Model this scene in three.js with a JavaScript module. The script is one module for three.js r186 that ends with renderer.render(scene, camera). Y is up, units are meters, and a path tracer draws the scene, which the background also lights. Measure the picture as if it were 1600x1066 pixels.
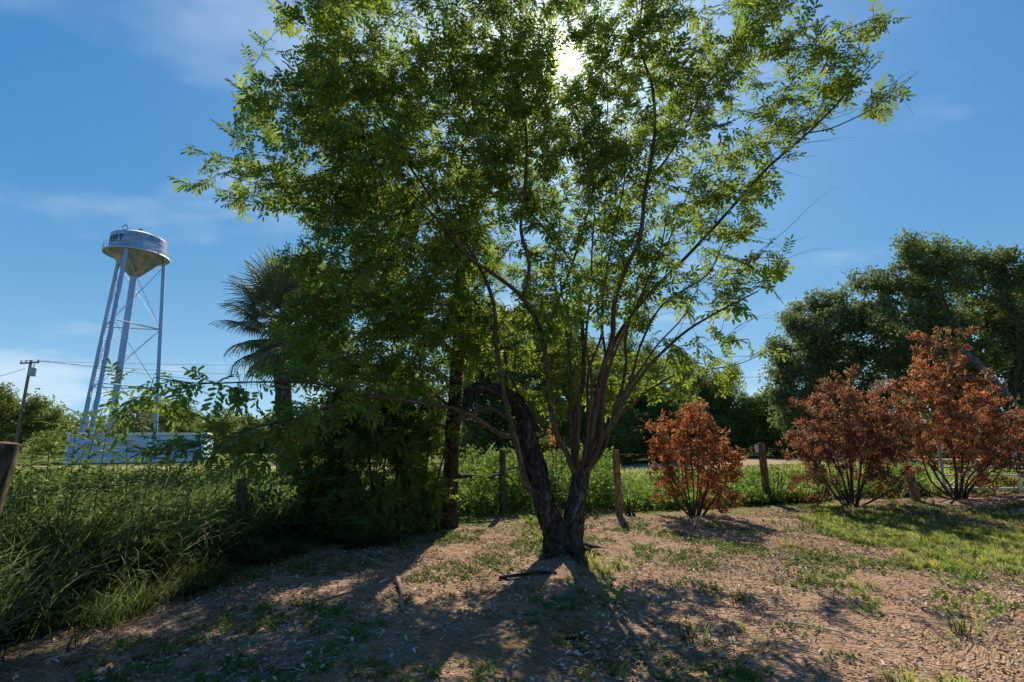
import * as THREE from 'three';
import { mergeGeometries } from 'three/addons/utils/BufferGeometryUtils.js';
import { ImprovedNoise } from 'three/addons/math/ImprovedNoise.js';
import { FontLoader } from 'three/addons/loaders/FontLoader.js';
import { TextGeometry } from 'three/addons/geometries/TextGeometry.js';

// ------------------------------------------------------------------ camera, sky, sun, exposure
const F = 780, PITCH = THREE.MathUtils.degToRad(11.03), EYE = 1.6;
const CP = Math.cos(PITCH), SP = Math.sin(PITCH);
const scene = new THREE.Scene();
const camera = new THREE.PerspectiveCamera(2 * Math.atan(533 / F) * 180 / Math.PI, 1600 / 1066, 0.1, 2000);
camera.position.set(0, EYE, 0);
camera.rotation.set(PITCH, 0, 0);
scene.add(camera);
const renderer = new THREE.WebGLRenderer({ antialias: true });
renderer.toneMapping = THREE.LinearToneMapping;
renderer.toneMappingExposure = 1.9;
renderer.shadowMap.enabled = true;

const V = (x, y, z) => new THREE.Vector3(x, y, z);
const clamp = THREE.MathUtils.clamp, lerp = THREE.MathUtils.lerp, sstep = (x, a, b) => THREE.MathUtils.smoothstep(x, a, b);
function rng(s) { return () => { s = (s + 0x6d2b79f5) | 0; let t = Math.imul(s ^ (s >>> 15), 1 | s); t = (t + Math.imul(t ^ (t >>> 7), 61 | t)) ^ t; return ((t ^ (t >>> 14)) >>> 0) / 4294967296; }; }
const perlin = new ImprovedNoise();
const fbm = (x, y, z, o = 4) => { let s = 0, a = 0.5; for (let i = 0; i < o; i++) { s += a * perlin.noise(x, y, z); x *= 2.03; y *= 2.03; z *= 2.03; a *= 0.5; } return s; };
// surveyed directions: a bearing in the photograph -> direction, and a point at a forward distance
const ray = (px, py) => { const cx = (px - 800) / F, cy = (533 - py) / F; return V(cx, cy * CP + SP, -(CP - cy * SP)); };
const pt = (px, py, d) => { const r = ray(px, py); return r.multiplyScalar(d / -r.z).add(V(0, EYE, 0)); };
const pxm = (px, py, d) => { const r = ray(px, py); return d / -r.z / F; };   // metres for one step of bearing there
const toPx = (p) => { const y = p.y - EYE, z = p.z, cy = y * CP + z * SP, cz = -y * SP + z * CP; return [800 + F * p.x / -cz, 533 - F * cy / -cz]; };

const sunDir = ray(878, 88).normalize();
{
  const W = 2048, H = 1024, data = new Float32Array(W * H * 4), G = 0.7;
  for (let r = 0; r < H; r++) {
    const up = ((r + 0.5) / H - 0.5) * Math.PI, y = Math.sin(up), c = Math.cos(up), e = Math.max(up, 0);
    const lowF = Math.exp(-e / 0.17), zen = Math.min(1, e / 1.1);
    for (let q = 0; q < W; q++) {
      const az = ((q + 0.5) / W - 0.5) * 2 * Math.PI, x = Math.cos(az) * c, z = Math.sin(az) * c;
      const g = Math.acos(clamp(x * sunDir.x + y * sunDir.y + z * sunDir.z, -1, 1)) * 57.2958;
      const a1 = Math.exp(-g / 19), a2 = Math.exp(-g / 5.5), a3 = Math.exp(-((g / 0.85) ** 2));
      const s = [0, 1, 2].map((k) => {
        const Z = lerp([0.010, 0.20, 0.47][k], [0.003, 0.085, 0.33][k], zen);
        return Z + ([0.38, 0.60, 0.74][k] - Z) * lowF + a1 * [0.35, 0.42, 0.39][k] + a2 * 1.3 + a3 * 45;
      });
      if (up > 0.004) {
        const k = 1 / (y + 0.12), cx = x * k, cz = z * k;
        let ci = sstep(fbm(cx * 0.9 + 3.1, cz * 1.7 + 1.2, 4.7, 5) + 0.22 * fbm(cx * 5, cz * 9, 1.1, 3), 0.04, 0.5) * 0.28;
        const bank = sstep(fbm(az * 5.0 + 1.7, up * 16, 9.3, 5), 0.03, 0.17) * sstep(up, 0.02, 0.05) * (1 - sstep(up, 0.075, 0.16)) * 0.5;
        const t = 1 - (1 - ci) * (1 - bank);
        for (let j = 0; j < 3; j++) s[j] = s[j] * (1 - t) + t * ([0.57, 0.66, 0.76][j] + a1 * 0.5 + a2 * 1.1 + a3 * 45);
      }
      for (let j = 0; j < 3; j++) data[(r * W + q) * 4 + j] = s[j] * G;
      data[(r * W + q) * 4 + 3] = 1;
    }
  }
  const t = new THREE.DataTexture(data, W, H, THREE.RGBAFormat, THREE.FloatType);
  t.mapping = THREE.EquirectangularReflectionMapping; t.magFilter = THREE.LinearFilter; t.needsUpdate = true;
  scene.background = t; scene.environment = t;
}
const sun = new THREE.DirectionalLight(0xffefd6, 4.9);
sun.position.copy(sunDir).multiplyScalar(80).add(V(0, 0, -14)); sun.target.position.set(0, 0, -14);
sun.castShadow = true; sun.shadow.mapSize.set(4096, 4096);
Object.assign(sun.shadow.camera, { left: -60, right: 60, top: 60, bottom: -60, near: 1, far: 220 });
scene.add(sun, sun.target);

// ------------------------------------------------------------------ helpers
const names = new Map();
function numbered(n) { const k = names.get(n) || 0; names.set(n, k + 1); return k ? n + '_' + String(k).padStart(3, '0') : n; }
function thing(name, label, category, pos, group) {
  const o = new THREE.Group(); o.name = numbered(name); if (pos) o.position.copy(pos);
  o.userData = { label, category }; if (group) o.userData.group = group; scene.add(o); return o;
}
function part(parent, name, geo, mat, stuff) { const m = new THREE.Mesh(geo, mat); m.name = name; if (stuff) m.userData.kind = 'stuff'; parent.add(m); return m; }
function struct(name, geo, mat) { const m = new THREE.Mesh(geo, mat); m.name = numbered(name); m.userData.kind = 'structure'; m.userData.label = name.replace(/_/g, ' '); scene.add(m); return m; }
function stuffObj(o, name, label, category) { o.name = numbered(name); o.userData = { kind: 'stuff', label, category }; scene.add(o); return o; }
const std = (r, g, b, rough = 0.9, extra = {}) => { const m = new THREE.MeshPhysicalMaterial({ roughness: rough, specularIntensity: rough > 0.75 ? 0.15 : 0.8, side: THREE.DoubleSide, ...extra }); m.color.setRGB(r, g, b); return m; };
const leafMat = (r, g, b, through = 0.45, spec = 0.35, rough = 0.72) => { const m = new THREE.MeshPhysicalMaterial({ roughness: rough, transmission: through, thickness: 0, specularIntensity: spec, side: THREE.DoubleSide }); m.color.setRGB(r, g, b); return m; };

class Geo {
  constructor() { this.p = []; this.n = []; this.u = []; this.i = []; }
  tube(pts, rad, sides, cap = true) {
    const up = V(0, 0, 0), base = this.p.length / 3, n = pts.length; let len = 0, a = V(0, 0, 0);
    for (let k = 0; k < n; k++) {
      const d = pts[Math.min(k + 1, n - 1)].clone().sub(pts[Math.max(k - 1, 0)]).normalize();
      if (k === 0) { a.copy(Math.abs(d.y) > 0.9 ? V(1, 0, 0) : V(0, 1, 0)); }
      a.addScaledVector(d, -a.dot(d)).normalize(); const b = d.clone().cross(a);
      if (k) len += pts[k].distanceTo(pts[k - 1]);
      for (let s = 0; s <= sides; s++) {
        const t = s / sides * Math.PI * 2, c = Math.cos(t), q = Math.sin(t), r = typeof rad === 'function' ? rad(k, t, pts[k]) : rad[k];
        up.copy(a).multiplyScalar(c).addScaledVector(b, q);
        this.p.push(pts[k].x + up.x * r, pts[k].y + up.y * r, pts[k].z + up.z * r); this.n.push(up.x, up.y, up.z);
        this.u.push(s / sides * Math.max(0.12, 6.28 * (typeof rad === 'function' ? 0.15 : rad[0])), len);
      }
    }
    for (let k = 0; k < n - 1; k++) for (let s = 0; s < sides; s++) {
      const o = base + k * (sides + 1) + s; this.i.push(o, o + 1, o + sides + 1, o + 1, o + sides + 2, o + sides + 1);
    }
    if (cap) for (const [k, f] of [[0, 1], [n - 1, -1]]) {
      const o = base + k * (sides + 1), c = this.p.length / 3; this.p.push(pts[k].x, pts[k].y, pts[k].z); this.n.push(0, f > 0 ? -1 : 1, 0); this.u.push(0, 0);
      for (let s = 0; s < sides; s++) f > 0 ? this.i.push(c, o + s + 1, o + s) : this.i.push(c, o + s, o + s + 1);
    }
    return this;
  }
  // a leaf blade with a folded midrib: base at o, along d, face n
  leaf(o, d, nrm, L, W, fold = 0.25, droop = 0.15, shape = 0.55) {
    const s = d.clone().cross(nrm).normalize(), n = s.clone().cross(d).normalize(), b = this.p.length / 3;
    const put = (t, w, h) => { this.p.push(...o.clone().addScaledVector(d, t * L).addScaledVector(s, w * W).addScaledVector(n, h * W - droop * t * t * L).toArray()); this.u.push(w + 0.5, t); this.n.push(n.x, n.y, n.z); };
    put(0, 0, 0); put(shape * 0.55, -0.38, fold); put(shape * 0.55, 0, 0); put(shape * 0.55, 0.38, fold); put(Math.min(0.88, shape * 1.45), -0.36, fold * 0.9); put(Math.min(0.88, shape * 1.45), 0, 0); put(Math.min(0.88, shape * 1.45), 0.36, fold * 0.9); put(1, 0, 0);
    for (const t of [[0, 2, 1], [0, 3, 2], [1, 2, 5], [1, 5, 4], [2, 3, 6], [2, 6, 5], [4, 5, 7], [5, 6, 7]]) this.i.push(b + t[0], b + t[1], b + t[2]);
  }
  quadLeaf(o, d, nrm, L, W, droop = 0.1) {
    const s = d.clone().cross(nrm).normalize(), n = s.clone().cross(d).normalize(), b = this.p.length / 3;
    const put = (t, w) => { this.p.push(...o.clone().addScaledVector(d, t * L).addScaledVector(s, w * W).addScaledVector(n, -droop * t * t * L).toArray()); this.u.push(w + 0.5, t); this.n.push(n.x, n.y, n.z); };
    put(0, 0); put(0.5, -0.5); put(0.5, 0.5); put(1, 0); this.i.push(b, b + 2, b + 1, b + 1, b + 2, b + 3);
  }
  // arching grass blade
  blade(o, dir, L, W, arch, seg = 4) {
    const b = this.p.length / 3, side = V(-dir.z, 0, dir.x); let p = o.clone(), ang = 0.12;
    for (let k = 0; k <= seg; k++) {
      const t = k / seg, w = W * (1 - t * t * 0.96) * 0.5;
      for (const s of [-1, 1]) { this.p.push(p.x + side.x * w * s, p.y, p.z + side.z * w * s); this.n.push(dir.x * Math.cos(ang), Math.sin(ang), dir.z * Math.cos(ang)); this.u.push(s * 0.5 + 0.5, t); }
      const l = L / seg; ang += arch / seg * (0.4 + t * 1.4);
      p = p.clone().addScaledVector(dir, Math.sin(ang) * l).add(V(0, Math.cos(ang) * l, 0));
    }
    for (let k = 0; k < seg; k++) { const q = b + k * 2; this.i.push(q, q + 1, q + 2, q + 1, q + 3, q + 2); }
  }
  build(flatNormals) {
    const g = new THREE.BufferGeometry();
    g.setAttribute('position', new THREE.Float32BufferAttribute(this.p, 3)); g.setAttribute('normal', new THREE.Float32BufferAttribute(this.n, 3));
    g.setAttribute('uv', new THREE.Float32BufferAttribute(this.u, 2)); g.setIndex(this.i); if (flatNormals) g.computeVertexNormals(); return g;
  }
}
const tubeGeo = (pts, rad, sides = 8) => new Geo().tube(pts, typeof rad === 'number' ? pts.map(() => rad) : rad, sides).build();
const bar = (a, b, r, sides = 6, r2) => tubeGeo([a, b], [r, r2 ?? r], sides);
function boxGeo(x0, x1, y0, y1, z0, z1) { const g = new THREE.BoxGeometry(x1 - x0, y1 - y0, z1 - z0); g.translate((x0 + x1) / 2, (y0 + y1) / 2, (z0 + z1) / 2); return g; }
function smooth(pts, per = 5) { return new THREE.CatmullRomCurve3(pts, false, 'centripetal').getPoints((pts.length - 1) * per); }
function instances(geo, mat, list, colors) {
  const m = new THREE.InstancedMesh(geo, mat, list.length);
  list.forEach((x, i) => { m.setMatrixAt(i, x); if (colors) m.setColorAt(i, colors[i]); });
  return m;
}
const _z = V(0, 0, 0), _x = V(0, 0, 0), _m = new THREE.Matrix4();
function basis(p, dir, face, s) {   // y along dir, z toward face
  const y = dir.clone().normalize(); _z.copy(face).addScaledVector(y, -face.dot(y)); if (_z.lengthSq() < 1e-6) _z.set(1, 0, 0); _z.normalize(); _x.copy(y).cross(_z);
  return new THREE.Matrix4().makeBasis(_x.clone().multiplyScalar(s), y.multiplyScalar(s), _z.clone().multiplyScalar(s)).setPosition(p);
}
const rdir = (R) => { const z = R() * 2 - 1, a = R() * 6.2832, q = Math.sqrt(1 - z * z); return V(q * Math.cos(a), z, q * Math.sin(a)); };

// ------------------------------------------------------------------ textures (grain only)
function noiseTex(size, fn, srgb) {
  const d = new Uint8Array(size * size * 4);
  for (let y = 0; y < size; y++) for (let x = 0; x < size; x++) { const c = fn(x / size, y / size), o = (y * size + x) * 4; for (let k = 0; k < 3; k++) d[o + k] = clamp(Array.isArray(c) ? c[k] : c, 0, 1) * 255; d[o + 3] = 255; }
  const t = new THREE.DataTexture(d, size, size); t.wrapS = t.wrapT = THREE.RepeatWrapping; t.magFilter = THREE.LinearFilter; if (srgb) t.colorSpace = THREE.SRGBColorSpace; t.needsUpdate = true; return t;
}
const tileNoise = (u, v, f, z) => { const a = u * 6.2832, b = v * 6.2832, r = f / 6.2832; return perlin.noise(Math.cos(a) * r + 7.3, Math.sin(a) * r + Math.cos(b) * r, Math.sin(b) * r + z); };
const barkTex = noiseTex(256, (u, v) => { let s = 0.66 + 0.2 * tileNoise(u, v * 0.999, 14, 3.1); const f = Math.abs(perlin.noise(u * 26 + 0.9 * tileNoise(u, v, 22, 2), Math.sin(v * 6.2832) * 0.75, Math.cos(v * 6.2832) * 0.75)); s += 0.75 * Math.min(f, 0.5) - 0.22; return [s, s * 0.97, s * 0.93]; }, true);
const barkBump = noiseTex(256, (u, v) => 0.2 + 1.6 * Math.min(0.5, Math.abs(perlin.noise(u * 26 + 0.9 * tileNoise(u, v, 22, 2), Math.sin(v * 6.2832) * 0.75, Math.cos(v * 6.2832) * 0.75))) + 0.3 * tileNoise(u, v, 40, 1));
const woodTex = noiseTex(256, (u, v) => { const s = 0.75 + 0.35 * perlin.noise(u * 30, Math.sin(v * 6.2832) * 1.2, Math.cos(v * 6.2832) * 1.2) + 0.2 * tileNoise(u, v, 12, 5); return [s, s * 0.95, s * 0.88]; }, true);
function litterCanvas(size, seed, grass) {
  const R = rng(seed), c = document.createElement('canvas'); c.width = c.height = size; const g = c.getContext('2d');
  g.fillStyle = grass ? '#8f9b62' : '#afa297'; g.fillRect(0, 0, size, size);
  const wrap = (x, y, r, f) => { for (const dx of [-size, 0, size]) for (const dy of [-size, 0, size]) if (x + dx > -r && x + dx < size + r && y + dy > -r && y + dy < size + r) f(x + dx, y + dy); };
  for (let k = 0; k < 2600; k++) { const x = R() * size, y = R() * size, r = 3 + R() * 26, v = R(); g.fillStyle = v < 0.5 ? `rgba(120,100,86,${0.05 + R() * 0.07})` : `rgba(214,196,180,${0.04 + R() * 0.07})`; wrap(x, y, r, (X, Y) => { g.beginPath(); g.ellipse(X, Y, r, r * (0.4 + R() * 0.6), R() * 6, 0, 7); g.fill(); }); }
  const tones = grass ? ['#6d8040', '#7d9148', '#a5a765', '#b9ab7b', '#5f7238'] : ['#d9c7b3', '#a58c78', '#846a58', '#5a463a', '#c2a98f', '#e9decf', '#9a8a6a', '#75704c', '#4a3a30'];
  for (let k = 0; k < 15000; k++) {
    const x = R() * size, y = R() * size, a = R() * 6.3, l = 2.2 + R() * R() * 15, w = 0.7 + R() * 1.8; g.fillStyle = g.strokeStyle = tones[R() * tones.length | 0]; g.globalAlpha = 0.4 + R() * 0.5;
    wrap(x, y, 16, (X, Y) => { g.save(); g.translate(X, Y); g.rotate(a); g.beginPath(); if (R() < 0.4) g.ellipse(0, 0, l * 0.4, l * 0.18 + 0.5, 0, 0, 7); else g.rect(-l / 2, -w / 2, l, w); g.fill(); g.restore(); });
  }
  g.globalAlpha = 1;
  const t = new THREE.CanvasTexture(c); t.wrapS = t.wrapT = THREE.RepeatWrapping; t.colorSpace = THREE.SRGBColorSpace; return t;
}
const paintTex = noiseTex(256, (u, v) => { const q = 0.84 + 0.22 * tileNoise(u, v, 9, 4) + 0.14 * perlin.noise(u * 40, Math.sin(v * 6.2832) * 0.6, Math.cos(v * 6.2832) * 0.6); return [q, q * 0.985, q * 0.96]; }, true);
const soilTex = litterCanvas(1024, 11, false);
const soilBump = noiseTex(512, (u, v) => 0.5 + 0.5 * tileNoise(u, v, 30, 2) + 0.45 * tileNoise(u, v, 90, 6) + 0.3 * tileNoise(u, v, 200, 8));

// ------------------------------------------------------------------ ground
function H(x, z) {
  let h = 0.42 * sstep(x, 4, 15) * sstep(-z, 4, 13);
  const near = 1 - sstep(-z, 15, 20);
  h += near * (0.07 * fbm(x * 0.35, z * 0.35, 2.2, 3) + 0.035 * fbm(x * 1.6, z * 1.6, 5.5, 3));
  const dx = x - 0.85, dz = z + 7.2; h += 0.10 * Math.exp(-(dx * dx + dz * dz) / 1.1);
  return h;
}
const gp = (px, py) => { const r = ray(px, py); let t = EYE / Math.max(0.004, -r.y); for (let k = 0; k < 12; k++) t = (EYE - H(r.x * t, r.z * t)) / Math.max(0.004, -r.y); return V(r.x * t, H(r.x * t, r.z * t), r.z * t); };
const yardLine = [[-300, 1090], [0, 1005], [130, 975], [250, 925], [370, 880], [450, 852], [600, 846], [700, 825], [850, 806], [970, 806], [1100, 800], [1250, 787], [1450, 777], [1600, 766], [2000, 750]];
const lineY = (px) => { for (let k = 0; k < yardLine.length - 1; k++) { const [a, b] = yardLine[k], [c, d] = yardLine[k + 1]; if (px <= c) return lerp(b, d, clamp((px - a) / (c - a), 0, 1)); } return 750; };
const inYard = (x, z) => { if (z > -2.2) return x > -3.0 ? 1 : -1; const [px, py] = toPx(V(x, 0, z)); return (py - lineY(px)) / 12; };   // > 0 on the bare side of the fence
{
  const axis = (dense0, dense1, step, lo, hi, grow) => { const a = []; for (let x = dense0; x <= dense1; x += step) a.push(x); let s = step, x = a[a.length - 1]; while (x < hi) { s *= grow; x += s; a.push(x); } s = step; x = dense0; while (x > lo) { s *= grow; x -= s; a.unshift(x); } return a; };
  const xs = axis(-9, 13, 0.13, -600, 600, 1.09), zs = axis(-19, -2.5, 0.13, -700, 60, 1.09), nx = xs.length, nz = zs.length;
  const p = [], c = [], u = [], ix = [];
  for (const z of zs) for (const x of xs) {
    p.push(x, H(x, z), z); u.push(x / 2.4, z / 2.4);
    const yard = clamp(inYard(x, z) * 0.5 + 0.5 + 1.4 * fbm(x * 1.1, z * 1.1, 8.8, 3), 0, 1), far = sstep(-z, 16, 22);
    const n1 = fbm(x * 0.5, z * 0.5, 1.5, 4), n2 = fbm(x * 2.2, z * 2.2, 6.1, 3);
    const rightGreen = sstep(n1 + 0.16 * sstep(x, 2.5, 7) - 0.05, 0.02, 0.3) * 0.55;
    const soil = [0.585 + n2 * 0.2, 0.48 + n2 * 0.17, 0.395 + n2 * 0.14], mossy = [0.29, 0.27, 0.12], green = [0.20 + n1 * 0.14, 0.34 + n1 * 0.14, 0.085];
    const y = [0, 1, 2].map((k) => lerp(soil[k], mossy[k], rightGreen));
    for (let k = 0; k < 3; k++) c.push(lerp(green[k], y[k], yard * (1 - far)) * 1.0);
  }
  for (let j = 0; j < nz - 1; j++) for (let i = 0; i < nx - 1; i++) { const o = j * nx + i; ix.push(o, o + nx, o + 1, o + 1, o + nx, o + nx + 1); }
  const g = new THREE.BufferGeometry(); g.setAttribute('position', new THREE.Float32BufferAttribute(p, 3)); g.setAttribute('color', new THREE.Float32BufferAttribute(c, 3)); g.setAttribute('uv', new THREE.Float32BufferAttribute(u, 2)); g.setIndex(ix); g.computeVertexNormals();
  const m = new THREE.MeshPhysicalMaterial({ vertexColors: true, map: soilTex, bumpMap: soilBump, bumpScale: 0.035, roughness: 1, specularIntensity: 0.1 });
  struct('ground', g, m).userData.label = 'bare pinkish brown earth of the yard running out to green verge';
}
function strip(name, pts, y, mat, tile) {   // pts: rows of [x, z] left and right edges
  const p = [], u = [], ix = [];
  pts.forEach(([a, b], k) => { for (let s = 0; s <= 6; s++) { const x = lerp(a[0], b[0], s / 6), z = lerp(a[1], b[1], s / 6); p.push(x, H(x, z) + y, z); u.push(x / tile, z / tile); } if (k) for (let s = 0; s < 6; s++) { const o = (k - 1) * 7 + s; ix.push(o, o + 1, o + 7, o + 1, o + 8, o + 7); } });
  const g = new THREE.BufferGeometry(); g.setAttribute('position', new THREE.Float32BufferAttribute(p, 3)); g.setAttribute('uv', new THREE.Float32BufferAttribute(u, 2)); g.setIndex(ix); g.computeVertexNormals(); return struct(name, g, mat);
}
{
  const R = rng(5), rows = [];
  for (let x = -120; x <= 120; x += 2) rows.push([[x, -24.2 + fbm(x * 0.3, 1, 1) * 0.8], [x, -29.5 + fbm(x * 0.3, 7, 1) * 0.9]]);
  strip('road', rows, 0.03, std(0.56, 0.50, 0.45, 0.95, { map: soilTex }), 3).userData.label = 'pale sandy road crossing behind the fence';
  const drive = [], a = gp(1040, 728), b = gp(960, 719);
  for (let k = 0; k <= 10; k++) { const x = lerp(22, -4, k / 10), z = -50 - k * 1.2 + fbm(k, 2, 3) * 2; drive.push([[x, z], [x - 1, z - 6]]); }
  strip('dirt_driveway', drive, 0.04, std(0.52, 0.40, 0.31, 0.95, { map: soilTex }), 3).userData.label = 'sandy driveway leading off beyond the road';
}

// ------------------------------------------------------------------ tree growing
// Branches grow from a few known limbs toward points spread through the crown.
function blob(px, py, rx, ry, d, rd, n) { const s = pxm(px, py, d); return { c: pt(px, py, d), r: V(rx * s, ry * s, rd), n }; }
function scatter(R, blobs, lobes, reject) {
  const out = [];
  for (const b of blobs) {
    const subs = []; for (let k = 0; k < lobes; k++) { const q = rdir(R).multiplyScalar(Math.cbrt(R()) * 0.86); subs.push([q, 0.22 + R() * 0.22]); }
    for (let k = 0; k < b.n; k++) {
      let q; if (lobes && R() < 0.8) { const [c, s] = subs[R() * lobes | 0]; q = c.clone().addScaledVector(rdir(R), Math.cbrt(R()) * s); } else q = rdir(R).multiplyScalar(Math.cbrt(R()));
      q.multiply(b.r).add(b.c); if (q.y > 0.1 && !(reject && reject(q))) out.push(q);
    }
  }
  return out;
}
function grow({ limbs, attract, step, kill, tip, power = 2.4, jitter = 0.35, iterations = 260, R }) {
  const nodes = [];   // {p, parent, r, traced}
  limbs.forEach((pl) => {
    let parent = -1; const pts = pl.map((q) => q[0]);
    if (nodes.length && !pl.root) { let best = 1e9; nodes.forEach((n, i) => { const d = n.p.distanceToSquared(pts[0]); if (d < best) { best = d; parent = i; } }); }
    for (let k = 0; k < pts.length; k++) {
      const segs = k ? Math.max(1, Math.round(pts[k].distanceTo(pts[k - 1]) / (step * 1.3))) : 1;
      for (let s = 1; s <= segs; s++) { const t = s / segs; nodes.push({ p: k ? pts[k - 1].clone().lerp(pts[k], t) : pts[0].clone(), parent: k || s > 1 ? nodes.length - 1 : parent, r: k ? lerp(pl[k - 1][1], pl[k][1], t) : pl[0][1], traced: true, kids: 0 }); if (k === 0) nodes[nodes.length - 1].parent = parent; }
    }
  });
  const near = attract.map(() => [1e9, -1]); let seen = 0; const alive = attract.map(() => true);
  for (let it = 0; it < iterations; it++) {
    for (let i = 0; i < attract.length; i++) if (alive[i]) {
      const a = attract[i], b = near[i];
      for (let k = seen; k < nodes.length; k++) { const n = nodes[k].p, dx = a.x - n.x, dy = a.y - n.y, dz = a.z - n.z, d = dx * dx + dy * dy + dz * dz; if (d < b[0]) { b[0] = d; b[1] = k; } }
      if (b[0] < kill * kill) alive[i] = false;
    }
    seen = nodes.length; const pull = new Map(); let left = 0;
    for (let i = 0; i < attract.length; i++) if (alive[i]) { left++; const k = near[i][1], q = pull.get(k) || V(0, 0, 0); q.add(attract[i].clone().sub(nodes[k].p).normalize()); pull.set(k, q); }
    if (!left) break; let added = 0;
    for (const [k, q] of pull) {
      const n = nodes[k]; if (n.kids > 5) continue;
      const d = q.normalize().addScaledVector(rdir(R), jitter).normalize(); if (n.dir) d.addScaledVector(n.dir, 0.5).normalize();
      nodes.push({ p: n.p.clone().addScaledVector(d, step), parent: k, r: 0, dir: d, kids: 0 }); n.kids++; added++;
    }
    if (!added) break;
  }
  for (const n of nodes) n.sum = 0;
  for (let k = nodes.length - 1; k >= 0; k--) { const n = nodes[k]; n.leafs = n.leafs || 1; if (!n.traced) n.r = Math.max(tip, Math.pow(n.sum, 1 / power)); if (n.parent >= 0) { const q = nodes[n.parent]; q.sum += Math.pow(Math.max(n.r, tip), power); } }
  return nodes;
}
function twigGeo(nodes, sidesOf, limit = 1e9) {
  const kids = nodes.map(() => []); nodes.forEach((n, i) => { if (n.parent >= 0 && !n.traced) kids[n.parent].push(i); });
  const g = new Geo();
  nodes.forEach((n, i) => {
    if (n.traced || n.parent < 0) return; const par = nodes[n.parent];
    const mine = kids[n.parent]; let biggest = mine[0]; for (const k of mine) if (nodes[k].r > nodes[biggest].r) biggest = k;
    if (!par.traced && biggest === i) return;   // goes on from the parent's chain
    const pts = [par.p], rad = [Math.min(n.r * 1.15, Math.max(par.r, n.r))]; let k = i;
    while (k !== undefined) { pts.push(nodes[k].p); rad.push(nodes[k].r); const c = kids[k]; if (!c.length) break; let b = c[0]; for (const j of c) if (nodes[j].r > nodes[b].r) b = j; k = b; }
    g.tube(pts, rad, sidesOf(rad[0]), false);
  });
  return g.build();
}
function limbMeshes(parent, limbs, mat, name = 'limb', sides = 9) {
  limbs.forEach((pl) => {
    const big = (pl.sides || 0) >= 16, pts = smooth(pl.map((q) => q[0]), big ? 14 : 5), N = pts.length; const rad = pts.map((_, k) => { const t = k / (N - 1) * (pl.length - 1), i = Math.min(pl.length - 2, Math.floor(t)); return lerp(pl[i][1], pl[i + 1][1], t - i); });
    part(parent, pl.name || name, new Geo().tube(pts, (k, t, p) => rad[k] * (1 + 0.16 * perlin.noise(p.x * 3 + Math.cos(t) * 1.2, p.y * 2.2, p.z * 3 + Math.sin(t) * 1.2) + (big ? 0.07 * Math.sin(t * 11 + 4 * perlin.noise(p.x * 3, p.y * 3, t)) + 0.12 * perlin.noise(Math.cos(t) * 5, p.y * 7, Math.sin(t) * 5) : 0)), big ? 44 : pl.sides || sides, true).build(), pl.mat || mat);
  });
}
function foliage(nodes, R, { perNode, maxR, size, colors, outward, center, droop = 0.1, skip, spread = 0.0 }) {
  const list = [], cols = [];
  nodes.forEach((n) => {
    if (n.traced || n.r > maxR || n.parent < 0) return; const par = nodes[n.parent], dir = n.p.clone().sub(par.p).normalize();
    const many = Math.floor(perNode) + (R() < perNode % 1 ? 1 : 0);
    for (let k = 0; k < many; k++) {
      const p = par.p.clone().lerp(n.p, R()); if (spread) p.addScaledVector(rdir(R), spread * R()); if (skip && skip(p)) continue;
      const d = dir.clone().multiplyScalar(0.6).addScaledVector(rdir(R), 0.9); if (center) d.addScaledVector(p.clone().sub(center).normalize(), outward); d.y -= droop; d.normalize();
      const face = V(0, 1, 0).addScaledVector(rdir(R), 0.7);
      list.push(basis(p, d, face, size * (0.6 + R() * 0.8))); const c = colors[R() * colors.length | 0], s = 0.72 + R() * 0.56; cols.push(new THREE.Color().setRGB(c[0] * s, c[1] * s, c[2] * s));
    }
  });
  return [list, cols];
}
const twigMat = (r, g, b) => std(r, g, b, 0.9, { map: barkTex });

// leaf sprays
function sprayGeo(seed, n, L, leafL, leafW, shape = 0.62) {
  const R = rng(seed), g = new Geo();
  g.tube([V(0, 0, 0), V(0.01, L * 0.5, 0.01), V(0, L, -0.01)], [0.0035, 0.0025, 0.0015], 3, false);
  for (let k = 0; k < n; k++) {
    const t = 0.12 + 0.88 * k / (n - 1), side = k === n - 1 ? 0 : k % 2 ? 1 : -1, o = V(0, L * t, 0);
    const d = V(side * (0.85 + R() * 0.3), 0.45 + R() * 0.5 + (side ? 0 : 1), (R() - 0.5) * 0.6).normalize();
    g.leaf(o, d, V((R() - 0.5) * 0.6, (R() - 0.5) * 0.5, 1).normalize(), leafL * (0.75 + R() * 0.5), leafW * (0.8 + R() * 0.4), 0.12 + R() * 0.2, 0.1 + R() * 0.2, shape);
  }
  return g.build(true);
}
function clumpGeo(seed, n, rad, leafL, leafW, tuft = 0.5) {
  const R = rng(seed), g = new Geo();
  for (let k = 0; k < n; k++) { const o = rdir(R).multiplyScalar(rad * Math.cbrt(R())); o.y += rad * 0.5; const d = rdir(R); d.y = d.y * 0.6 + tuft * 0.4; d.normalize(); g.quadLeaf(o, d, rdir(R).add(V(0, 0, 1.2)).normalize(), leafL * (0.7 + R() * 0.6), leafW * (0.7 + R() * 0.6), 0.15); }
  return g.build(true);
}

const barkDark = std(0.20, 0.155, 0.125, 0.95, { map: barkTex, bumpMap: barkBump, bumpScale: 0.04 });
const barkBrown = std(0.40, 0.275, 0.18, 0.85, { map: barkTex, bumpMap: barkBump, bumpScale: 0.006 });
const barkGrey = std(0.27, 0.215, 0.17, 0.95, { map: barkTex, bumpMap: barkBump, bumpScale: 0.04 });
const leafGreen = leafMat(0.195, 0.265, 0.045, 0.66, 0.22, 0.85);

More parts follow.
